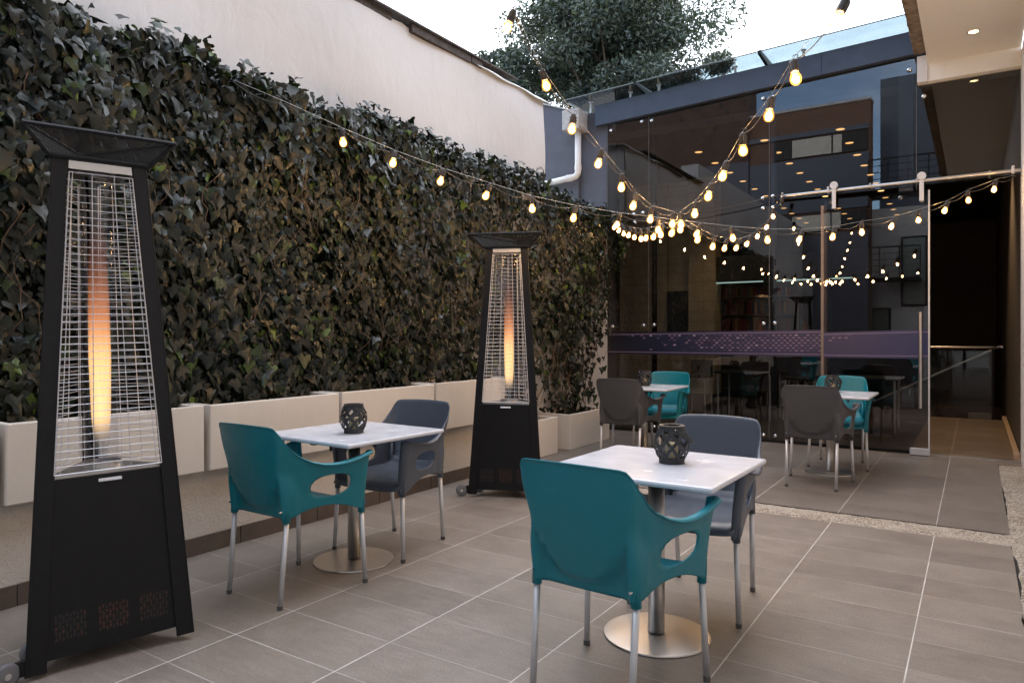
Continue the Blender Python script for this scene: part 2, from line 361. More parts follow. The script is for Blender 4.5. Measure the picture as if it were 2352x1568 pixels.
# ------------------------------------------------------------------ ground and floors
struct('ground', MB().box(-60, 60, -40, 60, -.6, -.3), plain('bare_ground', (.12, .1, .08), .9))
struct('floor_paving', MB().box(-3.9, .185, -6, 5.36, -.3, 0), 'floor')
struct('terrace_paving', MB().box(-4.3, .185, 5.655, 8.93, -.3, .004), 'floor_up')
rw = MB(); xs = np.linspace(-4.3, .2, 90)
lo = [(x, 5.36+random.uniform(-.003, .003)) for x in xs]; hi = [(x, 5.652-(random.uniform(0, .02) if random.random() < .5 else .002)) for x in xs]
rw.prism([(x, y, -.2) for x, y in lo]+[(x, y, -.2) for x, y in hi[::-1]], [(x, y, -.003) for x, y in lo]+[(x, y, -.003) for x, y in hi[::-1]])
struct('gravel_strip', rw, 'aggregate')
struct('drain_gap', MB().box(-4.3, .186, 5.60, 5.654, -.3, -.012), 'black_matte')
ce = MB(); ys = np.linspace(-6, 8.62, 140); e = [(.187+random.uniform(-.006, .008)+.012*math.sin(y*3), y) for y in ys]
ce.prism([(x, y, -.2) for x, y in e]+[(.41, 8.62, -.2), (.41, -6, -.2)], [(x, y, .0) for x, y in e]+[(.41, 8.62, .0), (.41, -6, .0)])
struct('concrete_strip', ce, 'aggregate')
struct('joint_under_strip', MB().box(.17, .2, -6, 8.62, -.3, -.01), 'black_matte')
struct('threshold_paving', MB().box(.186, .41, 8.625, 8.93, -.3, .002), 'floor_up')
struct('indoor_floor', MB().box(-.62, .4, 8.99, 13.1, -.3, .003), 'floor_in')
struct('indoor_dining_floor', MB().box(-6, -.625, 8.99, 13.1, -.3, .003), plain('dimmed_indoor_floor', (.035, .028, .022), .35))  # dimness of the room put into the floor colour
struct('indoor_floor_beyond', MB().box(-6, -.6, 13.11, 20, -.3, .0), 'indoor_dark')

# ------------------------------------------------------------------ left side walls
t = thing('bench_wall', 'low rough cream stucco wall that carries the row of white planters', 'wall', (-4.05, 2.6, 0))
part('wall', MB().box(-4.3, -3.88, -6, 5.95, -.3, .5), 'bench', t, world=True, bevel=.008)
sk = MB()
for y in np.arange(-5.9, 5.9, .62): sk.box(-3.888, -3.868, y, y+.615, 0, .105)
part('skirting', sk, 'skirt', t, world=True, bevel=.002)
t = thing('garden_wall', 'white plaster wall behind the ivy, bare at its end next to the glass front', 'wall', (-4.35, 4, 0))
part('wall', MB().box(-4.45, -4.262, -6, 8.95, -.3, 2.98), 'white_wall', t, world=True, bevel=.01)
t = thing('boundary_wall', 'tall off-white plastered wall rising above the ivy with a ragged roof edge', 'wall', (-4.7, 2, 0))
rows = []
for z in np.linspace(2.6, 4.26, 12):
    rows.append([(-4.55+.012*math.sin(y*2.1+z*3)+.008*math.sin(y*5.3-z*4), y, z+(random.uniform(-.012, .012) if z > 4.2 else 0)-(.0 if z < 4.2 else .02*(y > 6.6))) for y in np.linspace(-6, 7.66, 100)])
part('wall_face', MB().grid(rows[::-1]), 'white_wall', t, world=True, smooth=True)
part('wall_core', MB().box(-4.9, -4.58, -6, 7.64, 0, 4.24), 'white_wall', t, world=True)
part('raised_wall', MB().box(-4.9, -4.555, -6, 4.2, 4.2, 4.66), 'white_wall', t, world=True)
re_ = MB(); y = 4.2
while y < 6.2:
    Lb = random.uniform(.5, 1.3)
    if random.random() < .8: re_.box(-4.62, -4.53+random.uniform(-.02, .02), y, min(y+Lb, 6.3), 4.245-random.uniform(0, .04), 4.30)
    y += Lb+(random.uniform(.05, .3) if random.random() < .35 else 0.01)
part('eaves_board', re_, 'wood_dark', t, world=True, bevel=.006)
rf = MB()
for i in range(10, 13):
    y0 = -6+i; rf.hexa([(-5.6, y0, 4.42), (-4.50, y0, 4.300), (-4.50, y0+.99, 4.300), (-5.6, y0+.99, 4.42)], [(-5.6, y0, 4.45), (-4.50, y0, 4.318), (-4.50, y0+.99, 4.318), (-5.6, y0+.99, 4.45)])
part('roof_sheet', rf, 'wood_dark', t, world=True)
fl = MB(); rows = []
for y in np.linspace(6.2, 7.75, 30):
    rows.append([(-5.1, y, 4.30), (-4.75, y, 4.27+.005*math.sin(y*13)), (-4.56, y, 4.262+.005*math.sin(y*11)), (-4.515, y, 4.235+.007*math.sin(y*9)), (-4.51, y, 4.215+.009*math.sin(y*9+1))])
part('flashing', fl.grid(rows), 'sheet', t, world=True, smooth=True, solid=.008)
t = thing('grey_side_wall', 'dark blue-grey rendered wall between the plastered wall and the glass front', 'wall', (-4.75, 8.3, 0))
part('wall', MB().prism([(-5.6, 8.87, 0), (-4.702, 8.87, 0), (-4.702, 8.87, 4.44), (-5.6, 8.87, 4.78)], [(-5.6, 9.2, 0), (-4.702, 9.2, 0), (-4.702, 9.2, 4.44), (-5.6, 9.2, 4.78)]), 'greywall', t, world=True)
part('front_pier', MB().box(-4.698, -4.275, 8.93, 9.2, 0, 4.42), 'greywall', t, world=True)
part('coping', MB().hexa([(-5.6, 8.84, 4.783), (-4.83, 8.84, 4.492), (-4.83, 9.2, 4.492), (-5.6, 9.2, 4.783)], [(-5.6, 8.84, 4.80), (-4.83, 8.84, 4.51), (-4.83, 9.2, 4.51), (-5.6, 9.2, 4.80)]), 'sheet', t, world=True)
t = thing('rainwater_pipe', 'white drain pipe with an elbow under a square concrete outlet', 'drain pipe', (-4.68, 8.78, 3.5))
part('outlet_box', MB().box(-4.83, -4.57, 8.62, 8.9, 4.15, 4.43), 'concrete', t, world=True, bevel=.01)
pp = [(-4.66, 8.78, 4.15), (-4.66, 8.78, 3.62)]+[(-4.74+.08*math.cos(a), 8.78, 3.60+.08*-math.sin(a)) for a in np.linspace(0, PI/2, 7)]+[(-5.3, 8.78, 3.47)]
part('pipe', MB().tube(pp, .044, 16), 'pvc', t, world=True, smooth=True)
part('collar', MB().tube([(-4.66, 8.78, 3.68), (-4.66, 8.78, 3.61)], .049, 16).tube([(-4.76, 8.78, 3.515), (-4.84, 8.78, 3.513)], .049, 16), 'pvc', t, world=True, smooth=False)

# ------------------------------------------------------------------ planters
def planter(y0, y1, z0, z1, x0, x1, label, group):
    t = thing('planter', label, 'planter', ((x0+x1)/2, (y0+y1)/2, z0), group)
    b = MB(); w = .035
    o4 = [(x0, y0), (x1, y0), (x1, y1), (x0, y1)]; i4 = [(x0+w, y0+w), (x1-w, y0+w), (x1-w, y1-w), (x0+w, y1-w)]
    j = lambda a: a+random.uniform(-.003, .003)
    V = [(x, y, z0) for x, y in o4]+[(j(x), j(y), j(z1)) for x, y in o4]+[(x, y, z1-.003) for x, y in i4]+[(x, y, z1-.12) for x, y in i4]
    F = [(3, 2, 1, 0)]+[(i, (i+1) % 4, 4+(i+1) % 4, 4+i) for i in range(4)]+[(4+i, 4+(i+1) % 4, 8+(i+1) % 4, 8+i) for i in range(4)]+[(8+i, 8+(i+1) % 4, 12+(i+1) % 4, 12+i) for i in range(4)]
    part('box', b.add(V, F), 'planter', t, world=True, bevel=.007)
    part('soil', MB().box(x0+w, x1-w, y0+w, y1-w, z1-.12, z1-.05), 'soil', t, world=True)
    return t
G = 'white planters on the low wall'
planter(.42, 1.435, .502, .893, -4.2, -3.8, 'white planter at the left edge of the photo, mostly cut off by the frame', G)
planter(1.462, 2.484, .502, .893, -4.2, -3.8, 'white wall planter right behind the nearer patio heater', G)
planter(2.52, 3.538, .500, .893, -4.2, -3.8, 'white wall planter behind the teal chair of the wall-side table', G)
planter(3.563, 4.602, .497, .895, -4.2, -3.8, 'white wall planter behind the slate chair of the wall-side table', G)
planter(4.628, 5.66, .495, .9, -4.2, -3.8, 'white wall planter half hidden by the farther patio heater', G)
G = 'white planters standing on the terrace floor'
planter(5.99, 6.80, .004, .405, -4.25, -3.86, 'low white planter on the floor just right of the farther heater', G)
planter(7.035, 8.05, .004, .405, -4.25, -3.83, 'long low white planter on the floor nearest the glass front', G)

# ------------------------------------------------------------------ ivy
HV = np.array([(0, 0), (.2, .2), (.42, .2), (.62, -.02), (.4, -.3), (.24, -.6), (0, -1), (0, -.42)], float)
def leaf_mesh(name, P, Nn, D, sc, mat, parent, fold=.42, droop=.5, variant=None):
    """P centres, Nn outward normals, D tip direction, sc sizes"""
    n = len(P)
    D = D/np.linalg.norm(D, axis=1, keepdims=True); Nn = Nn-(Nn*D).sum(1, keepdims=True)*D; Nn /= np.linalg.norm(Nn, axis=1, keepdims=True)
    Sd = np.cross(D, Nn)
    xs = np.array([0, .24, .46, .62, .36, .22, 0, 0, -.24, -.46, -.62, -.36, -.22]); ys = np.array([0, .2, .16, -.08, -.3, -.62, -1, -.42, .2, .16, -.08, -.3, -.62])
    f = [(0, 1, 2, 7), (2, 3, 4, 7), (7, 4, 5, 6), (0, 7, 9, 8), (9, 7, 11, 10), (7, 6, 12, 11)]
    wv = RNG.uniform(.75, 1.2, (n, 1)); fo = RNG.uniform(-.1, 1., (n, 1))*fold
    zx = -np.abs(xs)[None]*fo*1.3; zy = -(ys**2)[None]*RNG.uniform(-.2, 1, (n, 1))*droop
    jit = RNG.normal(0, .05, (n, 13))
    X = xs[None]*wv+RNG.normal(0, .045, (n, 13))*(np.abs(xs)[None] > 0); Y = -ys[None]+jit; Z = zx+zy+RNG.normal(0, .05, (n, 13))
    V = P[:, None]+sc[:, None, None]*(Sd[:, None]*X[..., None]+D[:, None]*(Y[..., None]-.4)+Nn[:, None]*Z[..., None])
    V = V.reshape(-1, 3); F = (np.array(f)[None]+13*np.arange(n)[:, None, None]).reshape(-1, 4)
    me = bpy.data.meshes.new(name); me.vertices.add(len(V)); me.vertices.foreach_set('co', V.ravel())
    me.loops.add(F.size); me.loops.foreach_set('vertex_index', F.ravel().astype(np.int32))
    me.polygons.add(len(F)); me.polygons.foreach_set('loop_start', np.arange(0, F.size, 4, dtype=np.int32)); me.polygons.foreach_set('loop_total', np.full(len(F), 4, np.int32))
    me.update(); me.validate(); return link(name, me, mat, parent, world=bool(parent), smooth=True)
def ivy_dirs(n, up=.25, yaw=.8):
    Nn = np.stack([np.ones(n), RNG.normal(0, yaw*.6, n), RNG.normal(up, .35, n)], 1)
    D = np.stack([RNG.uniform(0, .38, n), RNG.normal(0, .32, n), -np.ones(n)], 1); return Nn, D
def wavy(y, z): return .05*np.sin(y*2.3+z*1.7)+.04*np.sin(y*5.1-z*3.3+1)+.03*np.sin(y*9+z*6)
ivy = thing('climbing_ivy', 'dark ivy hedge covering the left wall from planters to top', 'ivy', (-4.1, 4.5, .9))
def topz(y): return 3.03-.15*np.clip((y-6.2)/1.8, 0, 1)+.035*np.sin(y*3.1)+.03*np.sin(y*7.7+1)+.02*np.sin(y*17)
n = 21000
Y = RNG.uniform(.2, 8.35, n); Y = np.where(RNG.random(n) < .35, RNG.uniform(.8, 4.5, n), Y)
q = RNG.random(n); Z = .84+q*(topz(Y)-.84)
dep = RNG.random(n)**.6
X = -4.24+(.24+wavy(Y, Z))*dep
low = np.clip((Z-.84)/.25, 0, 1); X = np.where(Z < 1.15, np.minimum(X, -3.95+.05*low), X)
cut = (Y > 5.8) & (Z < 1.25) & (RNG.random(n) < .55)
endcut = (Y > 7.6) & (RNG.random(n) > np.clip((Z-.9)/1.2, .25, 1)) 
ok = ~(cut | endcut); Y, Z, X = Y[ok], Z[ok], X[ok]; n = len(Y)
Nn, D = ivy_dirs(n); sc = RNG.uniform(.05, .098, n)*np.where(RNG.random(n) < .25, .65, 1.)*np.where(Y > 5, .88, 1)
leaf_mesh('foliage', np.stack([X, Y, Z], 1), Nn, D, sc, 'ivy', ivy)
# leaves on the top edge: point up and out, catch the sky
n = 2300; Y = RNG.uniform(.2, 8.6, n); X = RNG.uniform(-4.46, -3.98, n); Z = topz(Y)+RNG.uniform(-.1, .08, n)+np.abs(RNG.normal(0, .035, n))-.35*np.clip((X+4.15), 0, 1)**1.
Nn = np.stack([RNG.normal(.5, .5, n), RNG.normal(0, .6, n), RNG.uniform(.3, 1.2, n)], 1); D = np.stack([RNG.normal(.6, .5, n), RNG.normal(0, .8, n), RNG.normal(-.3, .45, n)], 1)
leaf_mesh('crest_foliage', np.stack([X, Y, Z], 1), Nn, D, RNG.uniform(.04, .085, n), 'ivy', ivy)
def vines(name, parent, n, y0, y1, z0, z1, x=-4.02, amp=.1, r=.0028, ln=(.3, .9)):
    b = MB()
    for i in range(n):
        y, z = random.uniform(y0, y1), random.uniform(z0, z1); l = random.uniform(*ln); ph = random.uniform(0, 6); sl = random.uniform(-.5, .5)
        b.tube([(x+random.uniform(0, .06)+.03*math.sin(k*1.1+ph), y+sl*l*k/7+amp*.4*math.sin(k*.8+ph), z+l*k/7) for k in range(8)], r*random.uniform(.6, 1.5), 4)
    return part(name, b, 'vine', parent, world=True, smooth=True)
vines('vine_stem', ivy, 110, .8, 8.3, .9, 2.3, -4.02, .1, .0022, (.2, .6))
# looser ivy of the two floor planters and the tail beside the glass
def small_ivy(label, y0, y1, n, ztop, grp='ivy growing from the floor planters'):
    t = thing('potted_ivy', label, 'ivy', (-4.05, (y0+y1)/2, .35), grp)
    Y = RNG.uniform(y0+.03, y1-.03, n); Z = .36+(ztop-.36)*RNG.random(n)**1.15; X = -4.23+RNG.random(n)*(.30+.08*np.sin(Y*8+Z*5))
    keep = RNG.random(n) < .45+.55*np.sin(Y*7.3+Z*4.1)**2; Y, Z, X = Y[keep], Z[keep], X[keep]
    Nn, D = ivy_dirs(len(Y), .3, .9); leaf_mesh('foliage', np.stack([X, Y, Z], 1), Nn, D, RNG.uniform(.04, .088, len(Y)), 'ivy', t)
    vines('vine_stem', t, 14, y0+.1, y1-.1, .32, .6, -4.08, .22, .004, (.5, 1.0))
small_ivy('loose ivy rising from the low planter beside the farther heater', 6.0, 6.8, 430, 1.7)
small_ivy('ivy rising from the long low planter nearest the glass front', 7.05, 8.05, 720, 1.9)
t = thing('trailing_ivy', 'thin trail of small ivy leaves hanging beside the left glass edge', 'ivy', (-4.2, 8.7, 2.4))
n = 1100; q = RNG.random(n); strand = RNG.integers(0, 5, n); Z = 2.95-q**1.25*np.array([2.4, 1.8, 1.2, 1.7, .8])[strand]
Y = np.array([8.22, 8.42, 8.58, 8.68, 8.82])[strand]+.06*np.sin(Z*6+strand)+RNG.normal(0, .05, n)*(1.3-q); X = -4.23+RNG.random(n)*.12+np.where(strand > 3, RNG.random(n)*.22, 0)
Y = np.minimum(Y, 8.86)
Nn, D = ivy_dirs(n, .3, 1.); leaf_mesh('foliage', np.stack([X, Y, Z], 1), Nn, D, RNG.uniform(.03, .062, n), 'ivy', t)
vines('vine_stem', t, 16, 8.2, 8.8, .9, 2.2, -4.22, .08, .003, (.4, .8))

# ------------------------------------------------------------------ glass front
t = thing('glass_facade', 'dark tinted glass front with round silver fittings and a violet patterned band', 'glass wall', (-2, GY, 0))
zt = lambda x: 4.20+(x+4.26)*.043
for nm, x0, x1, z0, z1 in (('pane', -4.26, -3.66, 0, 0), ('pane', -3.655, -2.103, 0, 0), ('pane', -2.098, -1.40, 0, 2.9), ('pane', -2.098, -.546, 2.905, 0), ('pane', -.542, .386, 2.905, 4.03)):
    za, zb = (zt(x0), zt(x1)) if z1 == 0 else (z1, z1)
    part(nm, MB().prism([(x0, GY, z0+.02), (x1, GY, z0+.02), (x1, GY, zb), (x0, GY, za)], [(x0, GY+.0, z0+.02)]*0 or [(x0, GY+.001, z0+.02), (x1, GY+.001, z0+.02), (x1, GY+.001, zb), (x0, GY+.001, za)]) if False else MB().add([(x0, GY, z0+.02), (x1, GY, z0+.02), (x1, GY, zb), (x0, GY, za)], [(0, 1, 2, 3)]), 'glass', t, world=True)
jm = MB()
for x in (-3.6575, -2.1005): jm.box(x-.003, x+.003, GY-.001, GY+.012, .02, zt(x))
jm.box(-.5475, -.5415, GY-.003, GY+.012, 2.9, 4.05); jm.box(-4.272, -4.258, GY-.01, GY+.03, 0, 4.2)
part('joint', jm, 'cap', t, world=True)
for x, m in ((-3.64, 'black'), (-2.085, 'steel')): part('fin_post', MB().tube([(x, GY+.16, 0), (x, GY+.16, 4.2)], .035, 12), m, t, world=True, smooth=True)
part('end_post', MB().box(-.72, -.58, GY+.05, GY+.17, 2.9, 4.3), 'steel', t, world=True, bevel=.004)
part('sill', MB().box(-4.26, -.58, GY-.02, GY+.07, .005, .035), 'black', t, world=True)
part('threshold_track', MB().box(-.6, .386, GY-.03, GY+.07, .0045, .02), 'stainless', t, world=True)
SO = [(-3.726, 1.432), (-3.578, 1.437), (-2.165, 1.442), (-2.033, 1.447), (-2.17, 2.971), (-2.053, 2.984), (-2.17, 2.849), (-2.053, 2.848), (-2.17, 4.19), (-2.048, 4.19), (-3.751, 4.17), (-3.609, 4.16), (-4.205, 4.12), (-3.864, 2.932), (-3.73, 2.94), (-3.852, 2.82), (-2.165, .085), (-2.028, .085), (-4.147, .085), (-3.578, .085), (-.613, 4.22), (-.472, 3.90), (-4.18, 1.42), (-.70, 2.82)]
so_me = None
for x, z in SO:
    if so_me is None:
        b = MB().lathe([(.004, -.028), (.018, -.026), (.025, -.016), (.026, -.004), (.018, 0)], 14).tube([(0, 0, 0), (0, 0, .14)], .007, 6); so_me = bpy.data.meshes.new('glass_fitting'); so_me.from_pydata(b.v, [], b.f)
        so_me.transform(Matrix.Rotation(-PI/2, 4, 'X')); so_me.materials.append(M['chrome']); so_me.polygons.foreach_set('use_smooth', [True]*len(so_me.polygons))
    o = bpy.data.objects.new('glass_fitting', so_me); COL.objects.link(o); o.parent = t; o.location = (x+2, -.003, z)
# patterned band
def band(parent, x0, x1, y, zoff, hexes=True, first=False):
    part('patterned_band', MB().add([(x0, y, 1.045), (x1, y, 1.05), (x1, y, 1.365), (x0, y, 1.335)], [(0, 1, 2, 3)]), 'band', parent, world=True)
    s = MB(); s.add([(x0, y-.002, 1.067), (x1, y-.002, 1.072), (x1, y-.002, 1.083), (x0, y-.002, 1.078)], [(0, 1, 2, 3)]); s.add([(x0, y-.002, 1.303), (x1, y-.002, 1.333), (x1, y-.002, 1.345), (x0, y-.002, 1.314)], [(0, 1, 2, 3)])
    part('band_stripe', s, 'stripe', parent, world=True)
hx = [MB() for _ in range(4)]; rr = random.Random(3)
for row in range(7):
    for k in range(60):
        x = -3.95+k*.0655+(row % 2)*.0327; z = 1.108+row*.0306
        if x > -1.02: continue
        dens = min(1, max(0, (x+3.9)/1.5))+(row-3)*.04*(x < -2.2)
        if x > -1.47: dens = (.75-(x+1.47)/.35)*(row > 3)*.9+(row == 6)*.15
        if rr.random() > dens*1.15+.12*(row > 3): continue
        p = rr.random(); bright = min(1, max(0, (x+3.6)/1.6))
        i = 0 if p > .35+.55*bright else (1 if p > .6*bright+.1 else 2)
        if rr.random() < .06: i = 3
        if x < -2.9 and rr.random() < .25: i = 2
        yy = GY-.0085 if x < -1.42 else GY-.1145
        zz = z+(x+4.26)*.004
        hx[i].add([(x+a*.0225, yy, zz+c*.0105) for a, c in ((-1, 0), (-.5, .9), (.5, .9), (1, 0), (.5, -.9), (-.5, -.9))], [tuple(range(5, -1, -1))])
band(t, -4.258, -1.46, GY-.004, 0)

# sliding door, rail
d = thing('sliding_door', 'frameless glass sliding door standing open with long steel bar handle', 'door', (-.95, GY-.11, 0))
part('pane', MB().add([(-1.47, GY-.105, .05), (-.421, GY-.105, .05), (-.421, GY-.105, 2.86), (-1.47, GY-.105, 2.86)], [(0, 1, 2, 3)]), 'glass', d, world=True)
band(d, -1.47, -.421, GY-.109, 0)
hd = [hx[i] for i in range(4)]
for i in range(4):     # split dots between facade and door
    A, B = MB(), MB()
    for f in hx[i].f:
        vs = [hx[i].v[k] for k in f]; (A if vs[0][1] > GY-.05 else B).add(vs, [tuple(range(6))])
    if A.v: part('band_dots', A, 'hex%d' % i, t, world=True)
    if B.v: part('band_dots', B, 'hex%d' % i, d, world=True)
part('edge_strip', MB().box(-.428, -.412, GY-.115, GY-.095, .05, 2.86), 'alu', d, world=True)
part('edge_strip', MB().box(-1.50, -1.44, GY-.1, GY-.02, .05, 2.80), plain('brown_edge', (.2, .15, .12), .5), d, world=True)
part('shoe', MB().box(-.60, -.412, GY-.135, GY-.08, .012, .085), 'alu', d, world=True, bevel=.003)
h = part('handle', MB().tube([(-.497, GY-.18, .52), (-.497, GY-.18, 1.55)], .0165, 14), 'stainless', d, world=True, smooth=False)
smooth_by_angle(h); part('knob', MB().tube([(-.497, GY-.18, .62), (-.497, GY-.07, .62)], .011, 8).tube([(-.497, GY-.18, 1.45), (-.497, GY-.07, 1.45)], .011, 8), 'stainless', h, world=True)
for x in (-1.346, -.484):
    hb = part('hanger', MB().box(x-.021, x+.021, GY-.205, GY-.193, 2.735, 2.99).tube([(x, GY-.207, 2.75), (x, GY-.09, 2.75)], .016, 10), 'alu', d, world=True, bevel=.002)
    part('roller', MB().tube([(x, GY-.215, 3.0), (x, GY-.175, 3.0)], .042, 20), 'alu', hb, world=True)
r = thing('door_rail', 'round polished steel tube rail the sliding door hangs on', 'rail', (-.8, GY-.15, 2.95))
rp_ = MB().tube([(-1.93, GY-.15, 2.945), (.385, GY-.15, 2.965)], .02, 16); smooth_by_angle(part('tube', rp_, 'stainless', r, world=True))
part('stop', MB().box(-1.42, -1.40, GY-.19, GY-.12, 2.925, 2.995), 'alu', r, world=True, bevel=.002)
part('stop', MB().box(.30, .325, GY-.19, GY-.12, 2.935, 3.01), 'alu', r, world=True, bevel=.002)
bk = MB()
for x in (-1.93, -1.0, -.55, .1): bk.tube([(x+.02, GY-.15, 2.955), (x+.02, GY+.0, 2.955)], .01, 8).tube([(x+.02, GY-.185, 2.975), (x+.02, GY-.15, 2.975)], .012, 8)
part('bracket', bk, 'stainless', r, world=True)

# canopy above the front
c = thing('glass_canopy', 'glass canopy on a long dark steel beam above the glass front', 'canopy', (-2.5, 8.8, 4.5))
bz = lambda x: 4.196+(x+4.42)*.042
bm_ = MB(); x0, x1 = -4.42, -.53
bm_.hexa([(x0, 8.82, bz(x0)), (x1, 8.82, bz(x1)), (x1, 8.90, bz(x1)), (x0, 8.90, bz(x0))], [(x0, 8.82, bz(x0)+.285), (x1, 8.82, bz(x1)+.255), (x1, 8.90, bz(x1)+.255), (x0, 8.90, bz(x0)+.285)])
part('beam', bm_, 'steel', c, world=True, bevel=.004)
part('beam_joint', MB().box(-1.502, -1.498, 8.8165, 8.83, bz(-1.5)+.002, bz(-1.5)+.26), 'black', c, world=True)
cz = lambda x: 4.55+(x+4.78)*.0395
for a, b in ((-4.80, -3.74), (-3.70, -2.16), (-2.12, -.60)):
    part('roof_pane', MB().hexa([(a, 8.6, cz(a)), (b, 8.6, cz(b)), (b, 9.7, cz(b)+.03), (a, 9.7, cz(a)+.03)], [(a, 8.6, cz(a)+.012), (b, 8.6, cz(b)+.012), (b, 9.7, cz(b)+.042), (a, 9.7, cz(a)+.042)]), 'canopy', c, world=True)
part('glass_edge', MB().tube([(-4.80, 8.598, cz(-4.8)+.006), (-.6, 8.598, cz(-.6)+.006)], .008, 5).tube([(-4.802, 8.6, cz(-4.8)+.006), (-4.802, 9.7, cz(-4.8)+.036)], .008, 5), plain('glass_edge', (.06, .09, .09), .3), c, world=True)
for x in (-3.72, -2.14, -.585):
    part('rib', MB().hexa([(x-.018, 8.58, cz(x)-.03), (x+.018, 8.58, cz(x)-.03), (x+.018, 9.7, cz(x)-.11), (x-.018, 9.7, cz(x)-.11)], [(x-.018, 8.58, cz(x)+.014), (x+.018, 8.58, cz(x)+.014), (x+.018, 9.7, cz(x)+.05), (x-.018, 9.7, cz(x)+.05)]), 'black', c, world=True)
for x in (-4.5, -3.9, -3.5, -2.5, -1.7): part('canopy_fitting', MB().tube([(x, 8.86, bz(max(x, -4.4))+.2), (x, 8.86, cz(x)-.002)], .016, 10).tube([(x, 8.86, cz(x)-.012), (x, 8.86, cz(x)-.002)], .03, 12), 'stainless', c, world=True)

# ------------------------------------------------------------------ right side: wall, overhang
t = thing('right_wall', 'white wall end at the right edge of the photo beside the open doorway', 'wall', (.6, 4, 0))
part('wall', MB().box(.387, .8, -6, 8.99, -.3, 4.2), 'white_paint', t, world=True, bevel=.006)
part('upper_wall', MB().box(-.30, .8, -6, 9.0, 4.75, 7.0), 'brick', t, world=True)  # unseen wall added to cut down the sky light
t = thing('roof_overhang', 'cream painted soffit with a fascia above the doorway and a rough brown edge', 'roof', (0, 4, 4.2))
part('soffit', MB().box(-.432, .386, -6, 8.80, 4.22, 4.74), 'soffit', t, world=True)
part('fascia', MB().box(-.432, .386, 8.802, 8.93, 4.03, 4.74), 'soffit', t, world=True)
part('fascia_return', MB().box(-.532, -.434, 8.79, 8.93, 4.03, 4.31), 'white_paint', t, world=True)
ed = MB(); rows = []
for z, x in ((4.335, -.434), (4.325, -.50), (4.33, -.56), (4.42, -.575), (4.52, -.56), (4.64, -.575), (4.70, -.5)):
    rows.append([(x+random.uniform(-.008, .008), y, z+random.uniform(-.01, .01)) for y in np.linspace(-6, 8.78, 150)])
part('rough_edge', ed.grid(rows), 'roughedge', t, world=True, smooth=True)
dl = part('downlight', MB().lathe([(.058, -.006), (.052, -.008), (.04, -.004), (.038, .0)], 24, (-.019, 8.113, 4.22), cap=False), 'alu', t, world=True, smooth=True)
part('lamp', MB().lathe([(.0, -.0025), (.039, -.0025)], 24, (-.019, 8.113, 4.22), cap=False), 'dl_out', dl, world=True)

# ------------------------------------------------------------------ interior seen through the glass
t = thing('indoor_shell', 'dark room behind the tinted glass with rows of small ceiling downlights', 'room', (-2.6, 14, 0))
part('ceiling', MB().box(-6.1, .5, 9.02, 20.1, 4.0, 4.1), 'indoor_ceiling', t, world=True)
part('added_sky_shield', MB().box(-4.255, .385, 9.13, 9.2, 4.02, 4.6), 'black_matte', t, world=True)  # black sheet added to block sky showing through the top of the glass
part('back_wall', MB().box(-6.1, .5, 20, 20.2, -3, 4.05), 'indoor_dark', t, world=True)
part('left_wall', MB().box(-6.2, -6.0, 9.2, 20, -3, 4.0), 'indoor_dark', t, world=True)
part('right_wall', MB().box(.395, .6, 8.995, 20.1, -3, 4.05), 'indoor_dark', t, world=True)
part('stairwell_side', MB().box(-.62, .4, 15.4, 15.5, -1.6, .0).box(-.62, .4, 13.2, 15.4, -1.7, -1.6), 'woodred', t, world=True)
dm = MB().lathe([(0, 0), (.055, 0)], 14, cap=False); dme = bpy.data.meshes.new('downlight'); dme.from_pydata(dm.v, [], dm.f); dme.materials.append(M['dl'])
for i, x in enumerate((-3.42, -2.45, -1.485)):
    for k in range(11):
        if i == 3 and k < 1: continue
        o = bpy.data.objects.new('downlight', dme); COL.objects.link(o); o.parent = t; o.location = (x+2.6, 10.1+k*.79-14+(.12 if i == 0 else 0), 3.996)
for q_, (lx, ly, pw) in enumerate(((-.15, 11.3, 60), (-3.1, 11.2, 22))):  # spots without fixtures, added to brighten the doorway floor and the room
    ld = bpy.data.lights.new('added_fill_spot', 'SPOT'); ld.spot_size = R(100); ld.spot_blend = .8; ld.energy = pw; ld.color = (1, .68, .38); ld.shadow_soft_size = .06
    lo_ = bpy.data.objects.new('added_fill_spot', ld); COL.objects.link(lo_); lo_.location = (lx, ly, 3.9)
for nm, x0, x1, yy in (('brick_pier', -5.35, -4.55, 12), ('brick_pier', -4.16, -3.72, 12)):
    pass
t = thing('indoor_brick_wall', 'cream painted brick wall inside, seen through the left glass panes', 'wall', (-4.6, 12, 0))
part('wall', MB().box(-5.5, -3.72, 12, 12.3, .3, 3.99), 'paintbrick', t, world=True)
part('pilaster', MB().box(-4.16, -3.71, 11.9, 11.998, .3, 3.99).box(-5.2, -4.56, 11.94, 11.998, .3, 3.99), 'paintbrick', t, world=True)
part('plinth', MB().box(-5.5, -3.70, 11.88, 12.3, 0, .298), 'black_matte', t, world=True)
tag(part('notice_board', MB().box(-4.55, -4.17, 11.90, 11.935, 1.36, 2.07), 'board', bevel=.004), 'tall black board hanging on the painted brick wall indoors', 'board')
t = thing('ceiling_bulkhead', 'long black overhead cabinet indoors with pale strip lights beneath', 'cabinet', (-2.9, 12.2, 2.2))
part('cabinet', MB().box(-3.88, -1.2, 12, 12.6, 2.2, 2.63), 'board', t, world=True, bevel=.006)
for x0, x1 in ((-3.8, -2.95), (-2.8, -1.6)): part('strip_light', MB().box(x0, x1, 12.03, 12.09, 2.182, 2.198), 'strip', t, world=True)
t = thing('bookshelf', 'wooden shelves full of books under the black cabinet indoors', 'bookshelf', (-3.3, 13, 0))
b = MB()
for z in (1.0, 1.33, 1.66, 1.98, .65, .3): b.box(-4.0, -2.6, 13, 13.3, z, z+.022)
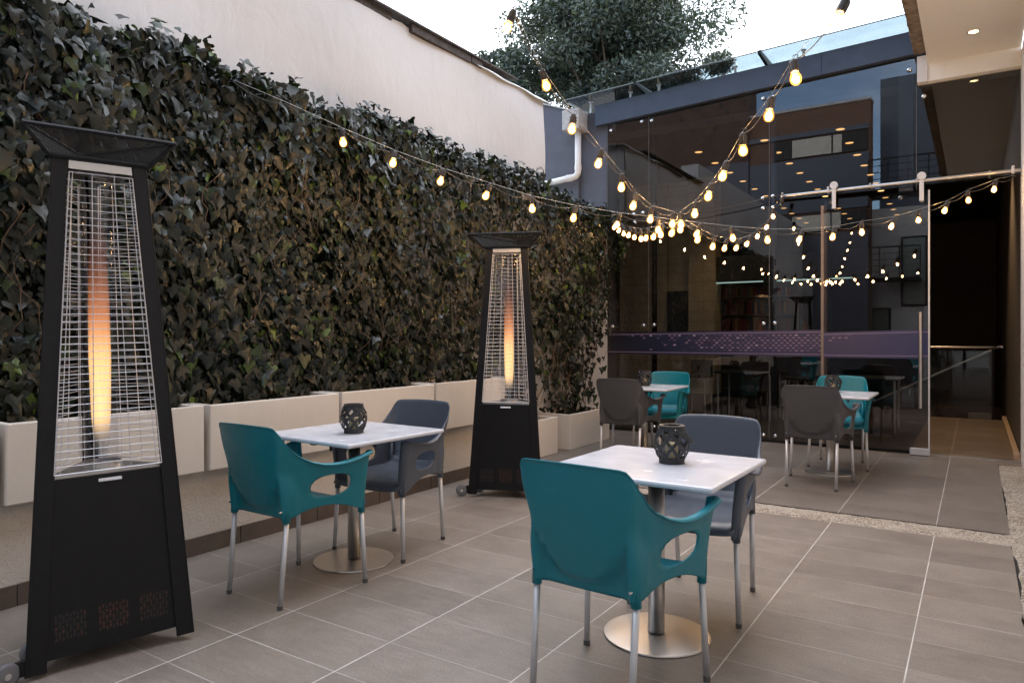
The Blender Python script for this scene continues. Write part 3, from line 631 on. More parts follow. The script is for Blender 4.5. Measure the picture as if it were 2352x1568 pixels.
part('shelf', b, 'shelf', t, world=True); part('back_panel', MB().box(-4.02, -2.58, 13.31, 13.34, .0, 2.2), 'indoor_dark', t, world=True)
part('side_panel', MB().box(-4.03, -4.002, 13, 13.3, 0, 2.2).box(-2.598, -2.57, 13, 13.3, 0, 2.2), 'shelf', t, world=True)
bc = [plain('book_%s' % n_, c_, .6) for n_, c_ in (('red', (.22, .04, .03)), ('brown', (.16, .08, .04)), ('ochre', (.35, .2, .07)), ('grey', (.12, .12, .12)), ('blue', (.05, .07, .12)))]
bl = ['dark red book', 'brown book', 'ochre book', 'grey book', 'dark blue book']
for zi, z in enumerate((1.35, 1.68, 2.0)):
    x = -3.98
    while x < -2.66:
        wd = random.uniform(.03, .06); hh = random.uniform(.17, .27) if zi < 2 else random.uniform(.13, .17)
        if random.random() < .9:
            k = random.choice((0, 0, 0, 1, 1, 2, 3, 4))
            o = part('book', MB().box(-wd/2+.001, wd/2-.001, -.09, .09, 0, hh).box(-wd/2+.003, wd/2-.003, -.088, .092, .004, hh-.004), bc[k], bevel=.002); o.location = (x+wd/2, 13.1, z+.003)
            tag(o, bl[k]+' standing in a row on the %s indoor shelf' % ('lower', 'middle', 'upper')[zi], 'book', 'books on the indoor shelves')
        x += wd+.002
def simple_table(name, label, x, y):
    t = thing(name, label, 'table', (x, y, 0))
    part('table_top', MB().box(-.45, .45, -.35, .35, .70, .73), 'board', t, bevel=.004)
    for sx_, sy in ((-1, -1), (1, -1), (1, 1), (-1, 1)): part('leg', MB().tube([(sx_*.4, sy*.3, 0), (sx_*.4, sy*.3, .7)], .015, 8), 'alu', t)
simple_table('indoor_table', 'dark table behind the glass between the two back tables', -3.0, 11.4)
simple_table('indoor_table', 'dark table behind the glass to the right near the sliding door', -1.3, 10.9)
def stool(label, x, y):
    t = thing('bar_stool', label, 'stool', (x, y, 0), 'dark stools indoors')
    part('seat', MB().box(-.18, .18, -.18, .18, .62, .66), 'board', t, bevel=.01)
    part('backrest', MB().box(-.18, .18, .16, .18, .66, .9), 'board', t, bevel=.01)
    for sx_, sy in ((-1, -1), (1, -1), (1, 1), (-1, 1)): part('leg', MB().tube([(sx_*.17, sy*.17, 0), (sx_*.14, sy*.14, .62)], .011, 6), 'alu', t)
stool('dark stool indoors left of the far table', -3.75, 11.2); stool('dark stool indoors right of the far table', -2.3, 11.5); stool('dark stool indoors beside the near table', -1.75, 10.4)
# stair balustrade
t = thing('stair_balustrade', 'glass balustrade with steel handrail around the indoor stairwell', 'balustrade', (-.1, 13.1, 0))
part('glass_panel', MB().box(-.62, .21, 13.1, 13.112, .02, 1.06), 'clear', t, world=True)
part('glass_panel', MB().box(.2, .212, 13.112, 14.6, -.3, 1.06), 'clear', t, world=True)
smooth_by_angle(part('handrail', MB().tube([(-.75, 13.06, 1.11), (.215, 13.06, 1.11), (.25, 13.1, 1.11)], .021, 12), 'stainless', t, world=True))
smooth_by_angle(part('handrail', MB().tube([(.33, 13.2, 1.12), (.33, 14, 1.118), (-1.6, 14, .08)], .019, 12), 'stainless', t, world=True))
part('base_clamp', MB().box(-.1, .2, 13.08, 13.13, .004, .1), 'cap', t, world=True, bevel=.003)
part('newel', MB().box(.2, .225, 13.07, 13.095, 0, 1.09), 'black', t, world=True)
tag(part('skirting_board', MB().box(.33, .385, 9.0, 13.1, .004, .07), plain('pale_wood', (.4, .28, .18), .5), bevel=.003), 'pale wooden skirting board on the indoor floor by the right wall', 'skirting')

# ------------------------------------------------------------------ buildings behind the camera (seen mirrored in the glass)
t = thing('brick_building', 'brick building mirrored in the glass, with bands of windows under its roofline', 'building', (-5, -6, 0))
part('wall', MB().box(-9.5, -2.66, -6.6, -6.0, 0, 8.42), 'brick', t, world=True)
part('lower_wall', MB().box(-9.5, -2.68, -5.998, -5.8, 0, 4.4), 'greywall', t, world=True)
part('parapet', MB().box(-9.5, -2.64, -6.62, -5.97, 8.43, 8.5), 'concrete', t, world=True)
part('grey_band', MB().box(-9.5, -2.70, -5.995, -5.93, 5.15, 6.85), 'steel', t, world=True)
part('grey_band', MB().box(-9.5, -2.70, -5.995, -5.93, 7.55, 7.7), 'steel', t, world=True)
wp = plain('pale_blind', (.5, .47, .4), .6)
for z0, z1 in ((6.93, 7.48), (4.55, 5.05)):
    for x0, x1, mt in ((-5.45, -5.2, 'b'), (-5.15, -4.95, 'b'), (-4.9, -3.75, wp), (-3.7, -3.45, wp), (-3.4, -3.05, 'b'), (-3.0, -2.75, 'b')):
        wi = part('window', MB().box(x0-.025, x1+.025, -5.997, -5.95, z0-.03, z1+.03), 'black', t, world=True)
        part('pane', MB().box(x0, x1, -5.9495, -5.945, z0, z1), 'board' if mt == 'b' else mt, wi, world=True)
t = thing('neighbour_building', 'rough brick neighbour building mirrored at the upper left of the glass', 'building', (-8, -6, 0))
part('wall', MB().box(-12, -6.25, -6.9, -5.9, 7.0, 9.6), m_brick('old_brick', (.1, .06, .045), (.13, .08, .06), (.08, .07, .06)), t, world=True)
part('lower_wall', MB().box(-12, -6.25, -6.95, -5.85, 0, 6.99), 'greywall', t, world=True)
hl = MB()
for k in range(14): hl.box(-9+k*.2, -8.93+k*.2, -5.9+.001, -5.885, 8.2+.25*((k*7) % 4), 8.32+.25*((k*7) % 4))
part('vent_hole', hl, 'board', t, world=True)
t = thing('rear_white_house', 'white wall with a tall window mirrored in the lower right of the glass', 'building', (-2, -7.6, 0))
part('wall', MB().box(-4.2, 1.5, -7.9, -7.6, 0, 5.3), 'white_wall', t, world=True)
part('upper_wall', MB().box(-2.6, 2.5, -8.4, -8.0, 0, 9.6), 'steel', t, world=True)
for x0, x1, z0, z1 in ((-3.6, -2.9, 3.2, 4.6), (-1.9, -1.3, 2.2, 4.3), (-3.0, -2.3, 0, 2.1)):
    wi = part('window', MB().box(x0-.06, x1+.06, -7.598, -7.54, z0, z1+.06), 'black', t, world=True); part('pane', MB().box(x0, x1, -7.538, -7.534, z0+.05, z1), plain('dull_pane', (.16, .19, .18), .2), wi, world=True)
t = thing('steel_staircase', 'black steel staircase and landing mirrored in the right of the glass', 'staircase', (-1.2, -5.5, 0))
b = MB().box(-2.6, -.6, -6.0, -5.0, 5.3, 5.4)
b.box(-3.6, -1.4, -7.5, -6.9, 2.95, 3.05)
part('landing', b, 'black', t, world=True)
b = MB()
for (xa, xb, y, z) in ((-2.6, -.6, -5.0, 5.4), (-3.6, -1.4, -6.9, 3.05)):
    for q in np.linspace(0, .95, 6): b.tube([(xa, y, z+q), (xb, y, z+q)], .012 if q < .9 else .022, 6)
    for x in np.linspace(xa, xb, 5): b.tube([(x, y, z), (x, y, z+.95)], .016, 6)
part('railing', b, 'black', t, world=True)
b = MB()
for i in range(26):
    z = 1.2+i*.2; b.box(-.62-.25*math.sin(i*.35), -.1, -5.4, -4.9, z, z+.04)
b.tube([(-.36, -5.15, 0), (-.36, -5.15, 7)], .06, 10)
part('tread', b, 'black', t, world=True)

# ------------------------------------------------------------------ trees behind the wall
def tree(label, ctr, rad, nleaf, seed, trunk):
    rg = np.random.default_rng(seed); t = thing('tree', label, 'tree', (trunk[0], trunk[1], -.3), 'trees beyond the courtyard wall')
    ctr = np.array(ctr); b = MB(); base = Vector((trunk[0], trunk[1], -.3)); top = Vector((ctr[0], ctr[1], ctr[2]+rad[2]*.2))
    tr = [base.lerp(top, k/6)+Vector((rg.normal(0, .1), rg.normal(0, .1), 0))*(k > 0) for k in range(7)]
    b.tube(tr, [.24-.03*k for k in range(7)], 10)
    ncl = 95; cl = rg.normal(0, 1, (ncl, 3)); cl /= np.linalg.norm(cl, axis=1, keepdims=True); cl *= (rg.random((ncl, 1))**.4)*.92
    C = ctr+cl*np.array(rad); 
    for p in C[::2]:
        s0 = tr[3].lerp(tr[6], rg.random()); m = s0.lerp(Vector(p), .5)+Vector(rg.normal(0, .12, 3)); b.tube([s0, m, Vector(p)], [.07, .04, .012], 6)
    part('trunk', b, 'bark', t, world=True, smooth=True)
    ci = rg.integers(0, ncl, nleaf); cr = rg.uniform(.35, .85, ncl)*min(rad)/2.2
    dd = rg.normal(0, 1, (nleaf, 3)); dd /= np.linalg.norm(dd, axis=1, keepdims=True); dd *= rg.random((nleaf, 1))**.45
    P = C[ci]+dd*cr[ci][:, None]*np.array([1.1, 1.1, .8])
    # sprigs: snap leaves toward short twigs for a ragged outline
    D = rg.normal(0, .6, (nleaf, 3))+dd*.8+np.array([0, 0, -.2]); D /= np.linalg.norm(D, axis=1, keepdims=True)
    U = rg.normal(0, 1, (nleaf, 3)); Sd = np.cross(D, U); Sd /= np.linalg.norm(Sd, axis=1, keepdims=True); sz = rg.uniform(.04, .07, nleaf)*1.3
    Nn = np.cross(Sd, D)
    V = np.stack([P-D*sz[:, None], P-D*sz[:, None]*.1+Sd*sz[:, None]*.36+Nn*sz[:, None]*.1, P+D*sz[:, None], P-D*sz[:, None]*.1-Sd*sz[:, None]*.36+Nn*sz[:, None]*.1], 1).reshape(-1, 3)
    F = np.arange(4*nleaf, dtype=np.int32); me = bpy.data.meshes.new('crown'); me.vertices.add(len(V)); me.vertices.foreach_set('co', V.ravel())
    me.loops.add(len(F)); me.loops.foreach_set('vertex_index', F); me.polygons.add(nleaf); me.polygons.foreach_set('loop_start', np.arange(0, len(F), 4, dtype=np.int32)); me.polygons.foreach_set('loop_total', np.full(nleaf, 4, np.int32))
    me.update(); link('crown', me, 'tree', t, world=True)
tree('large dark evergreen tree rising behind the glass canopy', (-8.45, 18.5, 9.6), (3.45, 2.4, 2.8), 90000, 5, (-8.4, 18.6))
tree('smaller paler tree crown left of the large dark one above the wall', (-11.35, 16.5, 7.9), (1.7, 1.3, 1.5), 20000, 9, (-11.4, 16.6))

# ------------------------------------------------------------------ chairs
CC = [(-.238, .175, .42, -.312, .185, .868), (-.237, .192, .42, -.304, .206, .862), (-.228, .205, .42, -.292, .219, .840), (-.208, .212, .425, -.266, .226, .80), (-.178, .217, .435, -.228, .234, .757),
      (-.14, .221, .445, -.178, .244, .717), (-.10, .226, .452, -.122, .255, .690), (-.06, .231, .455, -.065, .266, .675), (-.02, .237, .455, -.015, .275, .668), (.03, .243, .452, .035, .283, .667),
      (.08, .249, .442, .085, .289, .671), (.12, .254, .43, .13, .293, .677), (.16, .259, .415, .17, .296, .685), (.195, .262, .40, .205, .298, .693), (.222, .262, .39, .232, .297, .699), (.238, .252, .388, .245, .287, .70), (.243, .230, .388, .247, .258, .694)]
def chair_shell():
    b = MB(); NR = 34
    cols = []
    nb = 15
    side = [(y, x, zb, yt, xt, ztp) for (y, x, zb, yt, xt, ztp) in CC]
    # refine side columns
    def refine(cs):
        out = []
        for a, c in zip(cs, cs[1:]):
            out.append(a); out.append(tuple((p+q_)/2 for p, q_ in zip(a, c)))
        return out+[cs[-1]]
    side = refine(side)
    full = []
    for s_ in side[::-1]: full.append((-1, s_))
    back = []
    for k in range(1, nb-1):
        a = -1+2*k/(nb-1); back.append((0, a))
    full += back
    for s_ in side: full.append((1, s_))
    rows = []
    cyh, czh, ry, rz = .012, .553, .118, .056
    for i in range(NR+3):
        row = []
        for sg, s_ in full:
            if sg == 0:
                a = s_; ab = abs(a); x_b = a*.175; x_t = a*.185
                yb = -.238-.004*(1-ab**2); yt = -.312-.022*(1-ab**2); zb = .42; ztp = .868+.006*(1-ab**2)
            else:
                yb, xb_, zb, yt, xt_, ztp = s_; x_b, x_t = sg*xb_, sg*xt_
            tt = min(i, NR)/NR; z = zb+(ztp-zb)*tt
            ex = tt**1.7 if sg else tt; rear0 = (sg == 0) or (s_[0] < -.17)
            x = x_b+(x_t-x_b)*ex+(math.copysign(.012, x_b)*math.sin(PI*min(1, max(0, (z-.62)/.25)))**1.2*max(0, min(1, (abs(x_b)-.12)/.06)) if rear0 else 0)+(math.copysign(-.008, x_b)*math.sin(PI*min(1, max(0, (z-.43)/.22)))*max(0, min(1, (abs(x_b)-.1)/.06)) if rear0 else 0); y = yb+(yt-yb)*(tt**1.25)
            if rear0: x += math.copysign(1, x_b)*max(0, min(1, (abs(x_b)-.10)/.08))*(.000*z-.016*math.exp(-((z-.67)/.09)**2))
            rear = (sg == 0) or (s_[0] < -.2)
            if rear:   # scooped back: step below a U-shaped line
                ax = abs(x); U = .462+.15*min(1, (ax/.18))**3.0
                st = 1/(1+math.exp(max(-30, min(30, (z-U)/.0045)))); y += .026*st*(1 if ax < .165 else max(0, 1-(ax-.165)/.025))
                y -= .012*math.sin(PI*min(1, max(0, (z-.5)/.37)))*(1-min(1, ax/.22)**2)
                # post ridge over the leg
                y -= .010*math.exp(-((ax-.194)/.014)**2)*max(0, 1-(z-.42)/.24)
            if i > NR:  # rolled arm pad
                k = i-NR; wgt = 0
                if sg:
                    wgt = min(1, max(0, (s_[0]+.2)/.14))
                    if s_[0] > .236: wgt *= .6
                x += sg*wgt*(.014, .026)[k-1]; z -= wgt*(.001, .009)[k-1]
                if wgt < 1: z += (1-wgt)*(.002, .003)[k-1]; y -= (1-wgt)*(.003, .006)[k-1]*(-1 if sg and s_[0] > .2 else 1)
            row.append([x, y, z])
        rows.append(row)
    nc = len(full)
    def inh(p): return (abs((p[1]-cyh)/ry)**2.4+abs((p[2]-czh)/rz)**2.4) < 1
    sk_ = set()
    for i in range(NR-2):
        for j in range(nc-1):
            sgj = full[j][0]
            if sgj == 0 or full[j+1][0] != sgj: continue
            q_ = [rows[i][j], rows[i][j+1], rows[i+1][j+1], rows[i+1][j]]
            m = [sum(p[k] for p in q_)/4 for k in range(3)]
            if inh(m): sk_.add((i, j))
    # project rim vertices on to the hole outline
    for (i, j) in list(sk_):
        for di, dj in ((0, 0), (0, 1), (1, 0), (1, 1)):
            a, c_ = i+di, j+dj
            cells = [(a-1, c_-1), (a-1, c_), (a, c_-1), (a, c_)]
            if not all(q_ in sk_ for q_ in cells):
                p = rows[a][c_]; dy, dz = (p[1]-cyh)/ry, (p[2]-czh)/rz; r_ = (abs(dy)**2.4+abs(dz)**2.4)**(1/2.4)
                if r_ > 1e-3: p[1] = cyh+dy/r_*ry; p[2] = czh+dz/r_*rz
    b.grid(rows, lambda i, j: (i, j) in sk_)
    # seat pan
    srows = []
    for k in range(19):
        t_ = k/18; y = -.235+t_*.498; row = []
        for m in range(17):
            a = -1+2*m/16; hw = .172+.03*min(1, max(0, (y+.235)/.06))+.043*min(1, max(0, (y+.18)/.36)); x = a*hw
            z = .448+.006*math.sin(t_*6)+.012*abs(a)**4-.004*(1-a*a)
            if y < -.15: z += ((-.15-y)/.085)**2*.06; y_ = max(y, -.214)
            else: y_ = y
            if t_ > .86: z -= ((t_-.86)/.14)**2*.045; y_ += .0
            row.append((x, y_, z))
        srows.append(row)
    b.grid(srows)
    return b
def leg_sleeves():
    for sx_ in (-1, 1):
        yield MB().tube([(sx_*.2, -.224, .405), (sx_*.198, -.226, .50), (sx_*.198, -.234, .62)], [.0185, .017, .006], 12)
        yield MB().tube([(sx_*.248, .222, .375), (sx_*.252, .222, .48), (sx_*.262, .222, .60)], [.0185, .017, .01], 12)
def make_chair(color, label, loc, rot):
    t = thing('armchair', label, 'chair', (0, 0, 0), 'plastic armchairs around the tables')
    o = part('shell', chair_shell(), color, t, smooth=True, solid=.0055)
    for sl_ in leg_sleeves(): part('leg_sleeve', sl_, color, t, smooth=True)
    for sx_ in (-1, 1):
        for (a, c_) in (((sx_*.2, -.222, .41), (sx_*.196, -.258, .012)), ((sx_*.248, .222, .38), (sx_*.263, .236, .012))):
            lg = part('leg', MB().tube([a, c_], .0125, 14), 'alu', t, smooth=True)
            c2 = (c_[0], c_[1], 0); part('foot_cap', MB().tube([(c_[0], c_[1], .02), c2], [.0145, .0135], 12), 'cap', lg)
    for sx_ in (-1, 1): part('screw', MB().tube([(sx_*.197, -.25, .462), (sx_*.197, -.262, .462)], .005, 8), 'chrome', t)
    t.location = loc; t.rotation_euler = (0, 0, R(rot)); return t
chairs = [('teal', 'teal armchair in the foreground, seen from behind at the nearest table', (-1.128, 2.42, 0), -3.5),
          ('teal', 'teal armchair seen from behind at the table beside the low wall', (-2.965, 2.462, 0), 0),
          ('skylit', 'slate grey armchair facing us across the nearest table', (-1.15, 3.435, 0), 180),
          ('skylit', 'slate grey armchair at the table by the low wall, facing the camera', (-3.03, 3.265, 0), 184),
          ('grey', 'dark grey armchair seen from behind at the far right table', (-1.168, 6.64, .004), 0),
          ('grey', 'dark grey armchair seen from behind, beside the floor planter', (-2.94, 6.62, .004), 4),
          ('teal', 'turquoise armchair facing us behind the far right table', (-1.14, 7.70, .004), 184),
          ('teal', 'turquoise armchair facing us behind the far left table', (-2.93, 7.52, .004), 184)]
proto = {}
for cl_, lb, loc, rot in chairs:
    if cl_ not in proto: proto[cl_] = make_chair(cl_, lb, loc, rot)
    else:
        o = dup(proto[cl_]); o['label'] = lb; o.location = loc; o.rotation_euler = (0, 0, R(rot))

# ------------------------------------------------------------------ tables
def make_table():
    t = thing('cafe_table', '', 'table', (0, 0, 0), 'square white cafe tables')
    part('table_top', MB().box(-.372, .372, -.372, .372, .727, .75), 'table', t, bevel=.009)
    part('under_bracket', MB().box(-.3, .3, -.02, .02, .708, .726).box(-.02, .02, -.3, .3, .706, .725).box(-.11, .11, -.11, .11, .700, .7055), 'black_matte', t)
    kn = MB()
    for a, c_ in ((.28, -.1), (-.28, .1), (.2, -.34), (-.2, -.34)): kn.tube([(a, c_, .726), (a, c_, .70)], .008, 8)
    part('clip', kn, 'black_matte', t)
    part('column', MB().tube([(0, 0, .012), (0, 0, .70)], .036, 28), 'stainless', t, smooth=True)
    part('base_plate', MB().lathe([(.0, 0), (.226, 0), (.23, .004), (.228, .009), (.2, .0115), (0.037, .013)], 64, cap=False), 'stainless', t, smooth=False)
    return t
tb = make_table(); smooth_by_angle([c_ for c_ in tb.children if c_.name.startswith('base_plate')][0], 30)
for k, (lb, loc, rot) in enumerate((('white square table nearest the camera with slate and teal chairs', (-1.166, 2.925, 0), -1), ('white square table beside the low planter wall', (-3.02, 2.925, 0), -2),
                     ('white square table at the far right before the sliding door', (-1.155, 7.275, .004), 0), ('white square table at the far left near the floor planters', (-2.985, 7.14, .004), 2))):
    o = tb if k == 0 else dup(tb); o['label'] = lb; o.location = loc; o.rotation_euler = (0, 0, R(rot))

# ------------------------------------------------------------------ lanterns
def make_lantern():
    t = thing('wicker_lantern', '', 'lantern', (0, 0, 0), 'woven black lanterns on the tables')
    prof = lambda z: .0545+.0205*math.sin(PI*min(1, max(0, (z-.02)/.125)))**.8
    part('bottom_ring', MB().lathe([(.052, 0), (.0565, .002), (.055, .006), (.0545, .027), (.050, .027), (.050, .004)], 32, cap=True), 'lantern', t, smooth=False)
    rg_ = part('top_ring', MB().lathe([(.050, .138), (.0545, .138), (.0545, .158), (.0565, .160), (.0565, .164), (.040, .164), (.040, .158), (.050, .155), (.050, .138)], 32, cap=False), 'lantern', t)
    wv_ = MB()
    def strap(a0, tw, z0, z1, off, wd=.0085, n=16):
        rows = []
        for k in range(n+1):
            q_ = k/n; z = z0+(z1-z0)*q_; a = a0+tw*q_; r_ = prof(z)+off*math.cos(q_*PI*6)
            dz = math.cos(math.atan2(abs(tw)*.065, z1-z0)); da = math.sin(math.atan2(abs(tw)*.065, z1-z0))
            sgn = 1 if tw > 0 else -1
            row = []
            for s_ in (-1, 1):
                aa = a+s_*wd*dz/r_; zz = z-s_*sgn*wd*da
                row.append((r_*math.cos(aa), r_*math.sin(aa), min(.15, max(.01, zz))))
            rows.append(row)
        wv_.grid(rows)
    for k in range(8):
        a = 2*PI*k/8+random.uniform(-.1, .1); strap(a, random.uniform(1.3, 1.9), .018, .146, .0016, .0075); strap(a+.3+random.uniform(-.1, .1), -random.uniform(1.3, 1.75), .018, .146, -.0016, .0075)
    part('woven_straps', wv_, 'lantern', t, solid=.0016)
    hn = MB(); rows = []
    for k in range(25):
        q_ = k/24; a = PI*q_; cx_ = .058*math.cos(a); out = .112*math.sin(a)
        p = Vector((cx_*1.02, -out*.86, .150-.062*math.sin(a))); rows.append([(p.x, p.y, p.z-.008), (p.x, p.y-.001, p.z+.008)])
    hn.grid(rows); part('handle', hn, 'lantern', t, solid=.002, smooth=True)
    rv = MB().tube([(.056, 0, .150), (.062, 0, .150)], .003, 8).tube([(-.056, 0, .150), (-.062, 0, .150)], .003, 8); part('rivet', rv, 'chrome', t)
    part('candle_glass', MB().lathe([(.041, .008), (.041, .15)], 28, cap=False), 'clear', t, smooth=True)
    part('candle', MB().lathe([(.026, .006), (.027, .085), (.022, .088), (.0, .086)], 24), 'candle', t, smooth=False)
    return t
ln = make_lantern()
for k, (lb, loc, rot) in enumerate((('woven black lantern on the table nearest the camera', (-1.112, 2.965, .7505), 125), ('woven black lantern on the table beside the low wall', (-2.965, 2.87, .7505), 20),
                     ('woven dark lantern on the far right table', (-1.155, 7.40, .7545), 140), ('woven dark lantern on the far left table', (-3.0, 7.19, .7545), 200))):
    o = ln if k == 0 else dup(ln); o['label'] = lb; o.location = loc; o.rotation_euler = (0, 0, R(rot))

# ------------------------------------------------------------------ patio heaters (three-sided pyramids)
def tri(s, z, rot=0):      # equilateral triangle of side s, front side at -Y
    r_ = s/math.sqrt(3); return [Vector((r_*math.cos(a+rot), r_*math.sin(a+rot), z)) for a in (-PI*5/6, -PI/6, PI/2)]
def side_at(z): return .61-.132*z
def panel_prism(b, p0, p1, q0, q1, th):   # quad p0 p1 (bottom) q1 q0 (top) with thickness inward
    n_ = (p1-p0).cross(q0-p0).normalized()*th
    b.hexa([p0, p1, p1-n_, p0-n_], [q0, q1, q1-n_, q0-n_])
def make_heater():
    t = thing('patio_heater', '', 'heater', (0, 0, 0), 'pyramid patio heaters')
    Z0, Z1, Z2 = .0, .745, 2.015
    A, B_ = tri(side_at(0), .02), tri(side_at(Z2), Z2)
    for i in range(3):      # corner posts: two flanges each
        b = MB(); j, k = (i+1) % 3, (i-1) % 3; w0, w1 = .072, .056
        for o_ in (j, k):
            d0 = (A[o_]-A[i]).normalized()*w0; d1 = (B_[o_]-B_[i]).normalized()*w1
            p0, p1, q0, q1 = A[i], A[i]+d0, B_[i], B_[i]+d1
            if o_ == k: p0, p1, q0, q1 = p1, p0, q1, q0
            panel_prism(b, p0, p1, q0, q1, .006)
        part('post', b, 'black', t, bevel=.003)
    P0, P1 = tri(side_at(.06), .06), tri(side_at(Z1), Z1)
    for i in range(3):
        j = (i+1) % 3; d0 = (P0[j]-P0[i]).normalized(); ins = Vector((0, 0, 0)); nn = (P0[j]-P0[i]).cross(P1[i]-P0[i]).normalized()
        b = MB(); panel_prism(b, P0[i]+d0*.055-nn*.007, P0[j]-d0*.055-nn*.007, P1[i]+d0*.05-nn*.007, P1[j]-d0*.05-nn*.007, .004)
        pn = part('side_panel', b, 'black', t)
        if i == 0:
            up = (P1[0]-P0[0])-d0*((P1[0]-P0[0]).dot(d0)); up.normalize(); mid = (P0[0]+P0[1])/2
            hb, hr = MB(), MB()
            for g_ in (-1, 0, 1):
                for r_ in range(5):
                    for c_ in range(9):
                        u = g_*.15+(c_-4)*.0122; v = .075+r_*.021; o_ = mid+d0*u+up*v-nn*.0065; s_ = .0058
                        up_ = (c_+r_) % 2 == 0; h_ = .0085
                        tv = [o_-d0*s_*.95-up*h_*(1 if up_ else -1), o_+d0*s_*.95-up*h_*(1 if up_ else -1), o_+up*h_*(1 if up_ else -1)]
                        if not up_: tv = [tv[0], tv[2], tv[1]]
                        (hr if random.random() < (.75 if g_ == 0 else (.6 if g_ == 1 and c_ < 4 else .12)) else hb).add(tv, [(0, 1, 2)])
            part('vent', hb, plain('vent_shadow', (.03, .026, .024), .5, .3), pn); part('vent', hr, 'red_inside', pn)
            hc = mid+up*.665-nn*.006; part('handle', MB().hexa([hc-d0*.042-up*.006, hc+d0*.042-up*.006, hc+d0*.042-up*.006+nn*.012, hc-d0*.042-up*.006+nn*.012], [hc-d0*.042+up*.006, hc+d0*.042+up*.006, hc+d0*.042+up*.006+nn*.008, hc-d0*.042+up*.006+nn*.008]), 'wire', pn, bevel=.002)
    # burner plate
    b = MB(); lo_ = tri(side_at(Z1)-.07, Z1); hi_ = tri(side_at(Z1)-.07, Z1+.012)
    part('burner_plate', b.prism(lo_, hi_), 'stainless', t)
    lo_ = tri(side_at(Z2)-.01, Z2-.006); hi_ = tri(side_at(Z2)-.01, Z2+.006); part('top_plate', MB().prism(lo_, hi_), 'black', t)
    # wire guards
    zb_, zt_ = Z1+.02, 1.96
    for i in range(3):
        j = (i+1) % 3; b = MB()
        def pt(u, z):
            T = tri(side_at(z), z); d_ = (T[j]-T[i]).normalized(); ln_ = (T[j]-T[i]).length; nn = (T[j]-T[i]).cross(Vector((0, 0, 1))).normalized()
            return T[i]+d_*(.062+(ln_-.124)*u)-nn*-.006
        for q_ in range(41):
            z = zb_+(zt_-zb_)*q_/40; b.tube([pt(0, z), pt(1, z)], .0014 if 0 < q_ < 40 else .0024, 4)
        for u in (0., .05, .35, .7, .95, 1.) if i == 0 else (0, .05, .35, .65, .95, 1): b.tube([pt(u, zb_), pt(u, zt_)], .0018 if u not in (0, 1) else .0024, 4)
        part('wire_guard', b, 'wire', t)
        T = tri(side_at(1.975), 1.975); d_ = (T[j]-T[i]).normalized(); T2 = tri(side_at(2.008), 2.008)
        b = MB(); panel_prism(b, T[i]+d_*.06, T[j]-d_*.06, T2[i]+d_*.06, T2[j]-d_*.06, .003); part('head_plate', b, 'stainless', t)
    part('glass_tube', MB().lathe([(.064, .76), (.064, 1.99)], 32, cap=False), 'tube', t, smooth=True)
    part('tube_ring', MB().lathe([(.068, .757), (.074, .757), (.074, .78), (.068, .78)], 28, cap=False).lathe([(.068, 1.98), (.074, 1.98), (.074, 2.02), (.068, 2.02)], 28, cap=False), 'stainless', t)
    fm = MB().lathe([(.018, .78), (.030, .86), (.037, .98), (.042, 1.2), (.040, 1.45), (.034, 1.65), (.024, 1.8), (.012, 1.9)], 20, cap=False); part('flame', fm, 'flame', t, smooth=True)
    # perforated hood
    h0, h1 = tri(.36, 2.02), tri(.545, 2.12); b = MB(); me_uv = []
    hm = bpy.data.meshes.new('hood_mesh'); vs = []; fs = []
    for i in range(3):
        j = (i+1) % 3; o_ = len(vs); vs += [h0[i], h0[j], h1[j], h1[i]]; fs.append((o_, o_+1, o_+2, o_+3))
        L0, L1, hh = (h0[j]-h0[i]).length, (h1[j]-h1[i]).length, .145; me_uv += [(-L0/2, 0), (L0/2, 0), (L1/2, hh), (-L1/2, hh)]
    hm.from_pydata([tuple(v) for v in vs], [], fs); uv = hm.uv_layers.new(name='UVMap')
    for k, c_ in enumerate(me_uv): uv.data[k].uv = c_
    hd_ = link('hood', hm, 'xmesh', t)
    b = MB()
    for i in range(3):
        j = (i+1) % 3; b.tube([h1[i], h1[j]], .009, 6); b.tube([h0[i], h1[i]], .009, 6); b.tube([h0[i], h0[j]], .011, 6)
    part('hood_rim', b, 'black', hd_)
    h2 = tri(.36, 2.021); part('hood_floor', MB().prism(h2, tri(.36, 2.024)), 'black', t)
    # wheels at the left of the front
    for k, (px, py) in enumerate(((A[0].x-.055, A[0].y+.01), (A[0].x+.05, A[0].y+.19))):
        ax = Vector((math.cos(R(-30)), math.sin(R(-30)), 0)); tg = Vector((-ax.y, ax.x, 0)); c0 = Vector((px, py, .047))
        ax = Vector((.35, -1, 0)).normalized()
        wh = part('wheel', MB().tube([c0-ax*.014, c0-ax*.011, c0+ax*.011, c0+ax*.014], [.036, .046, .046, .036], 24), 'wheel', t, smooth=True)
        part('hub', MB().tube([c0-ax*.017, c0+ax*.017], .012, 12), 'chrome', wh)
        v_ = A[0] if k == 0 else Vector((px+.05, py, 0)); part('wheel_bracket', MB().hexa([c0-ax*.022+Vector((0, 0, -.025)), c0-ax*.017+Vector((0, 0, -.025)), Vector((v_.x+.02, v_.y, .03)), Vector((v_.x, v_.y+.02, .03))], [c0-ax*.022+Vector((0, 0, .025)), c0-ax*.017+Vector((0, 0, .025)), Vector((v_.x+.02, v_.y, .09)), Vector((v_.x, v_.y+.02, .09))]), 'black', wh)
    return t
ht = make_heater()
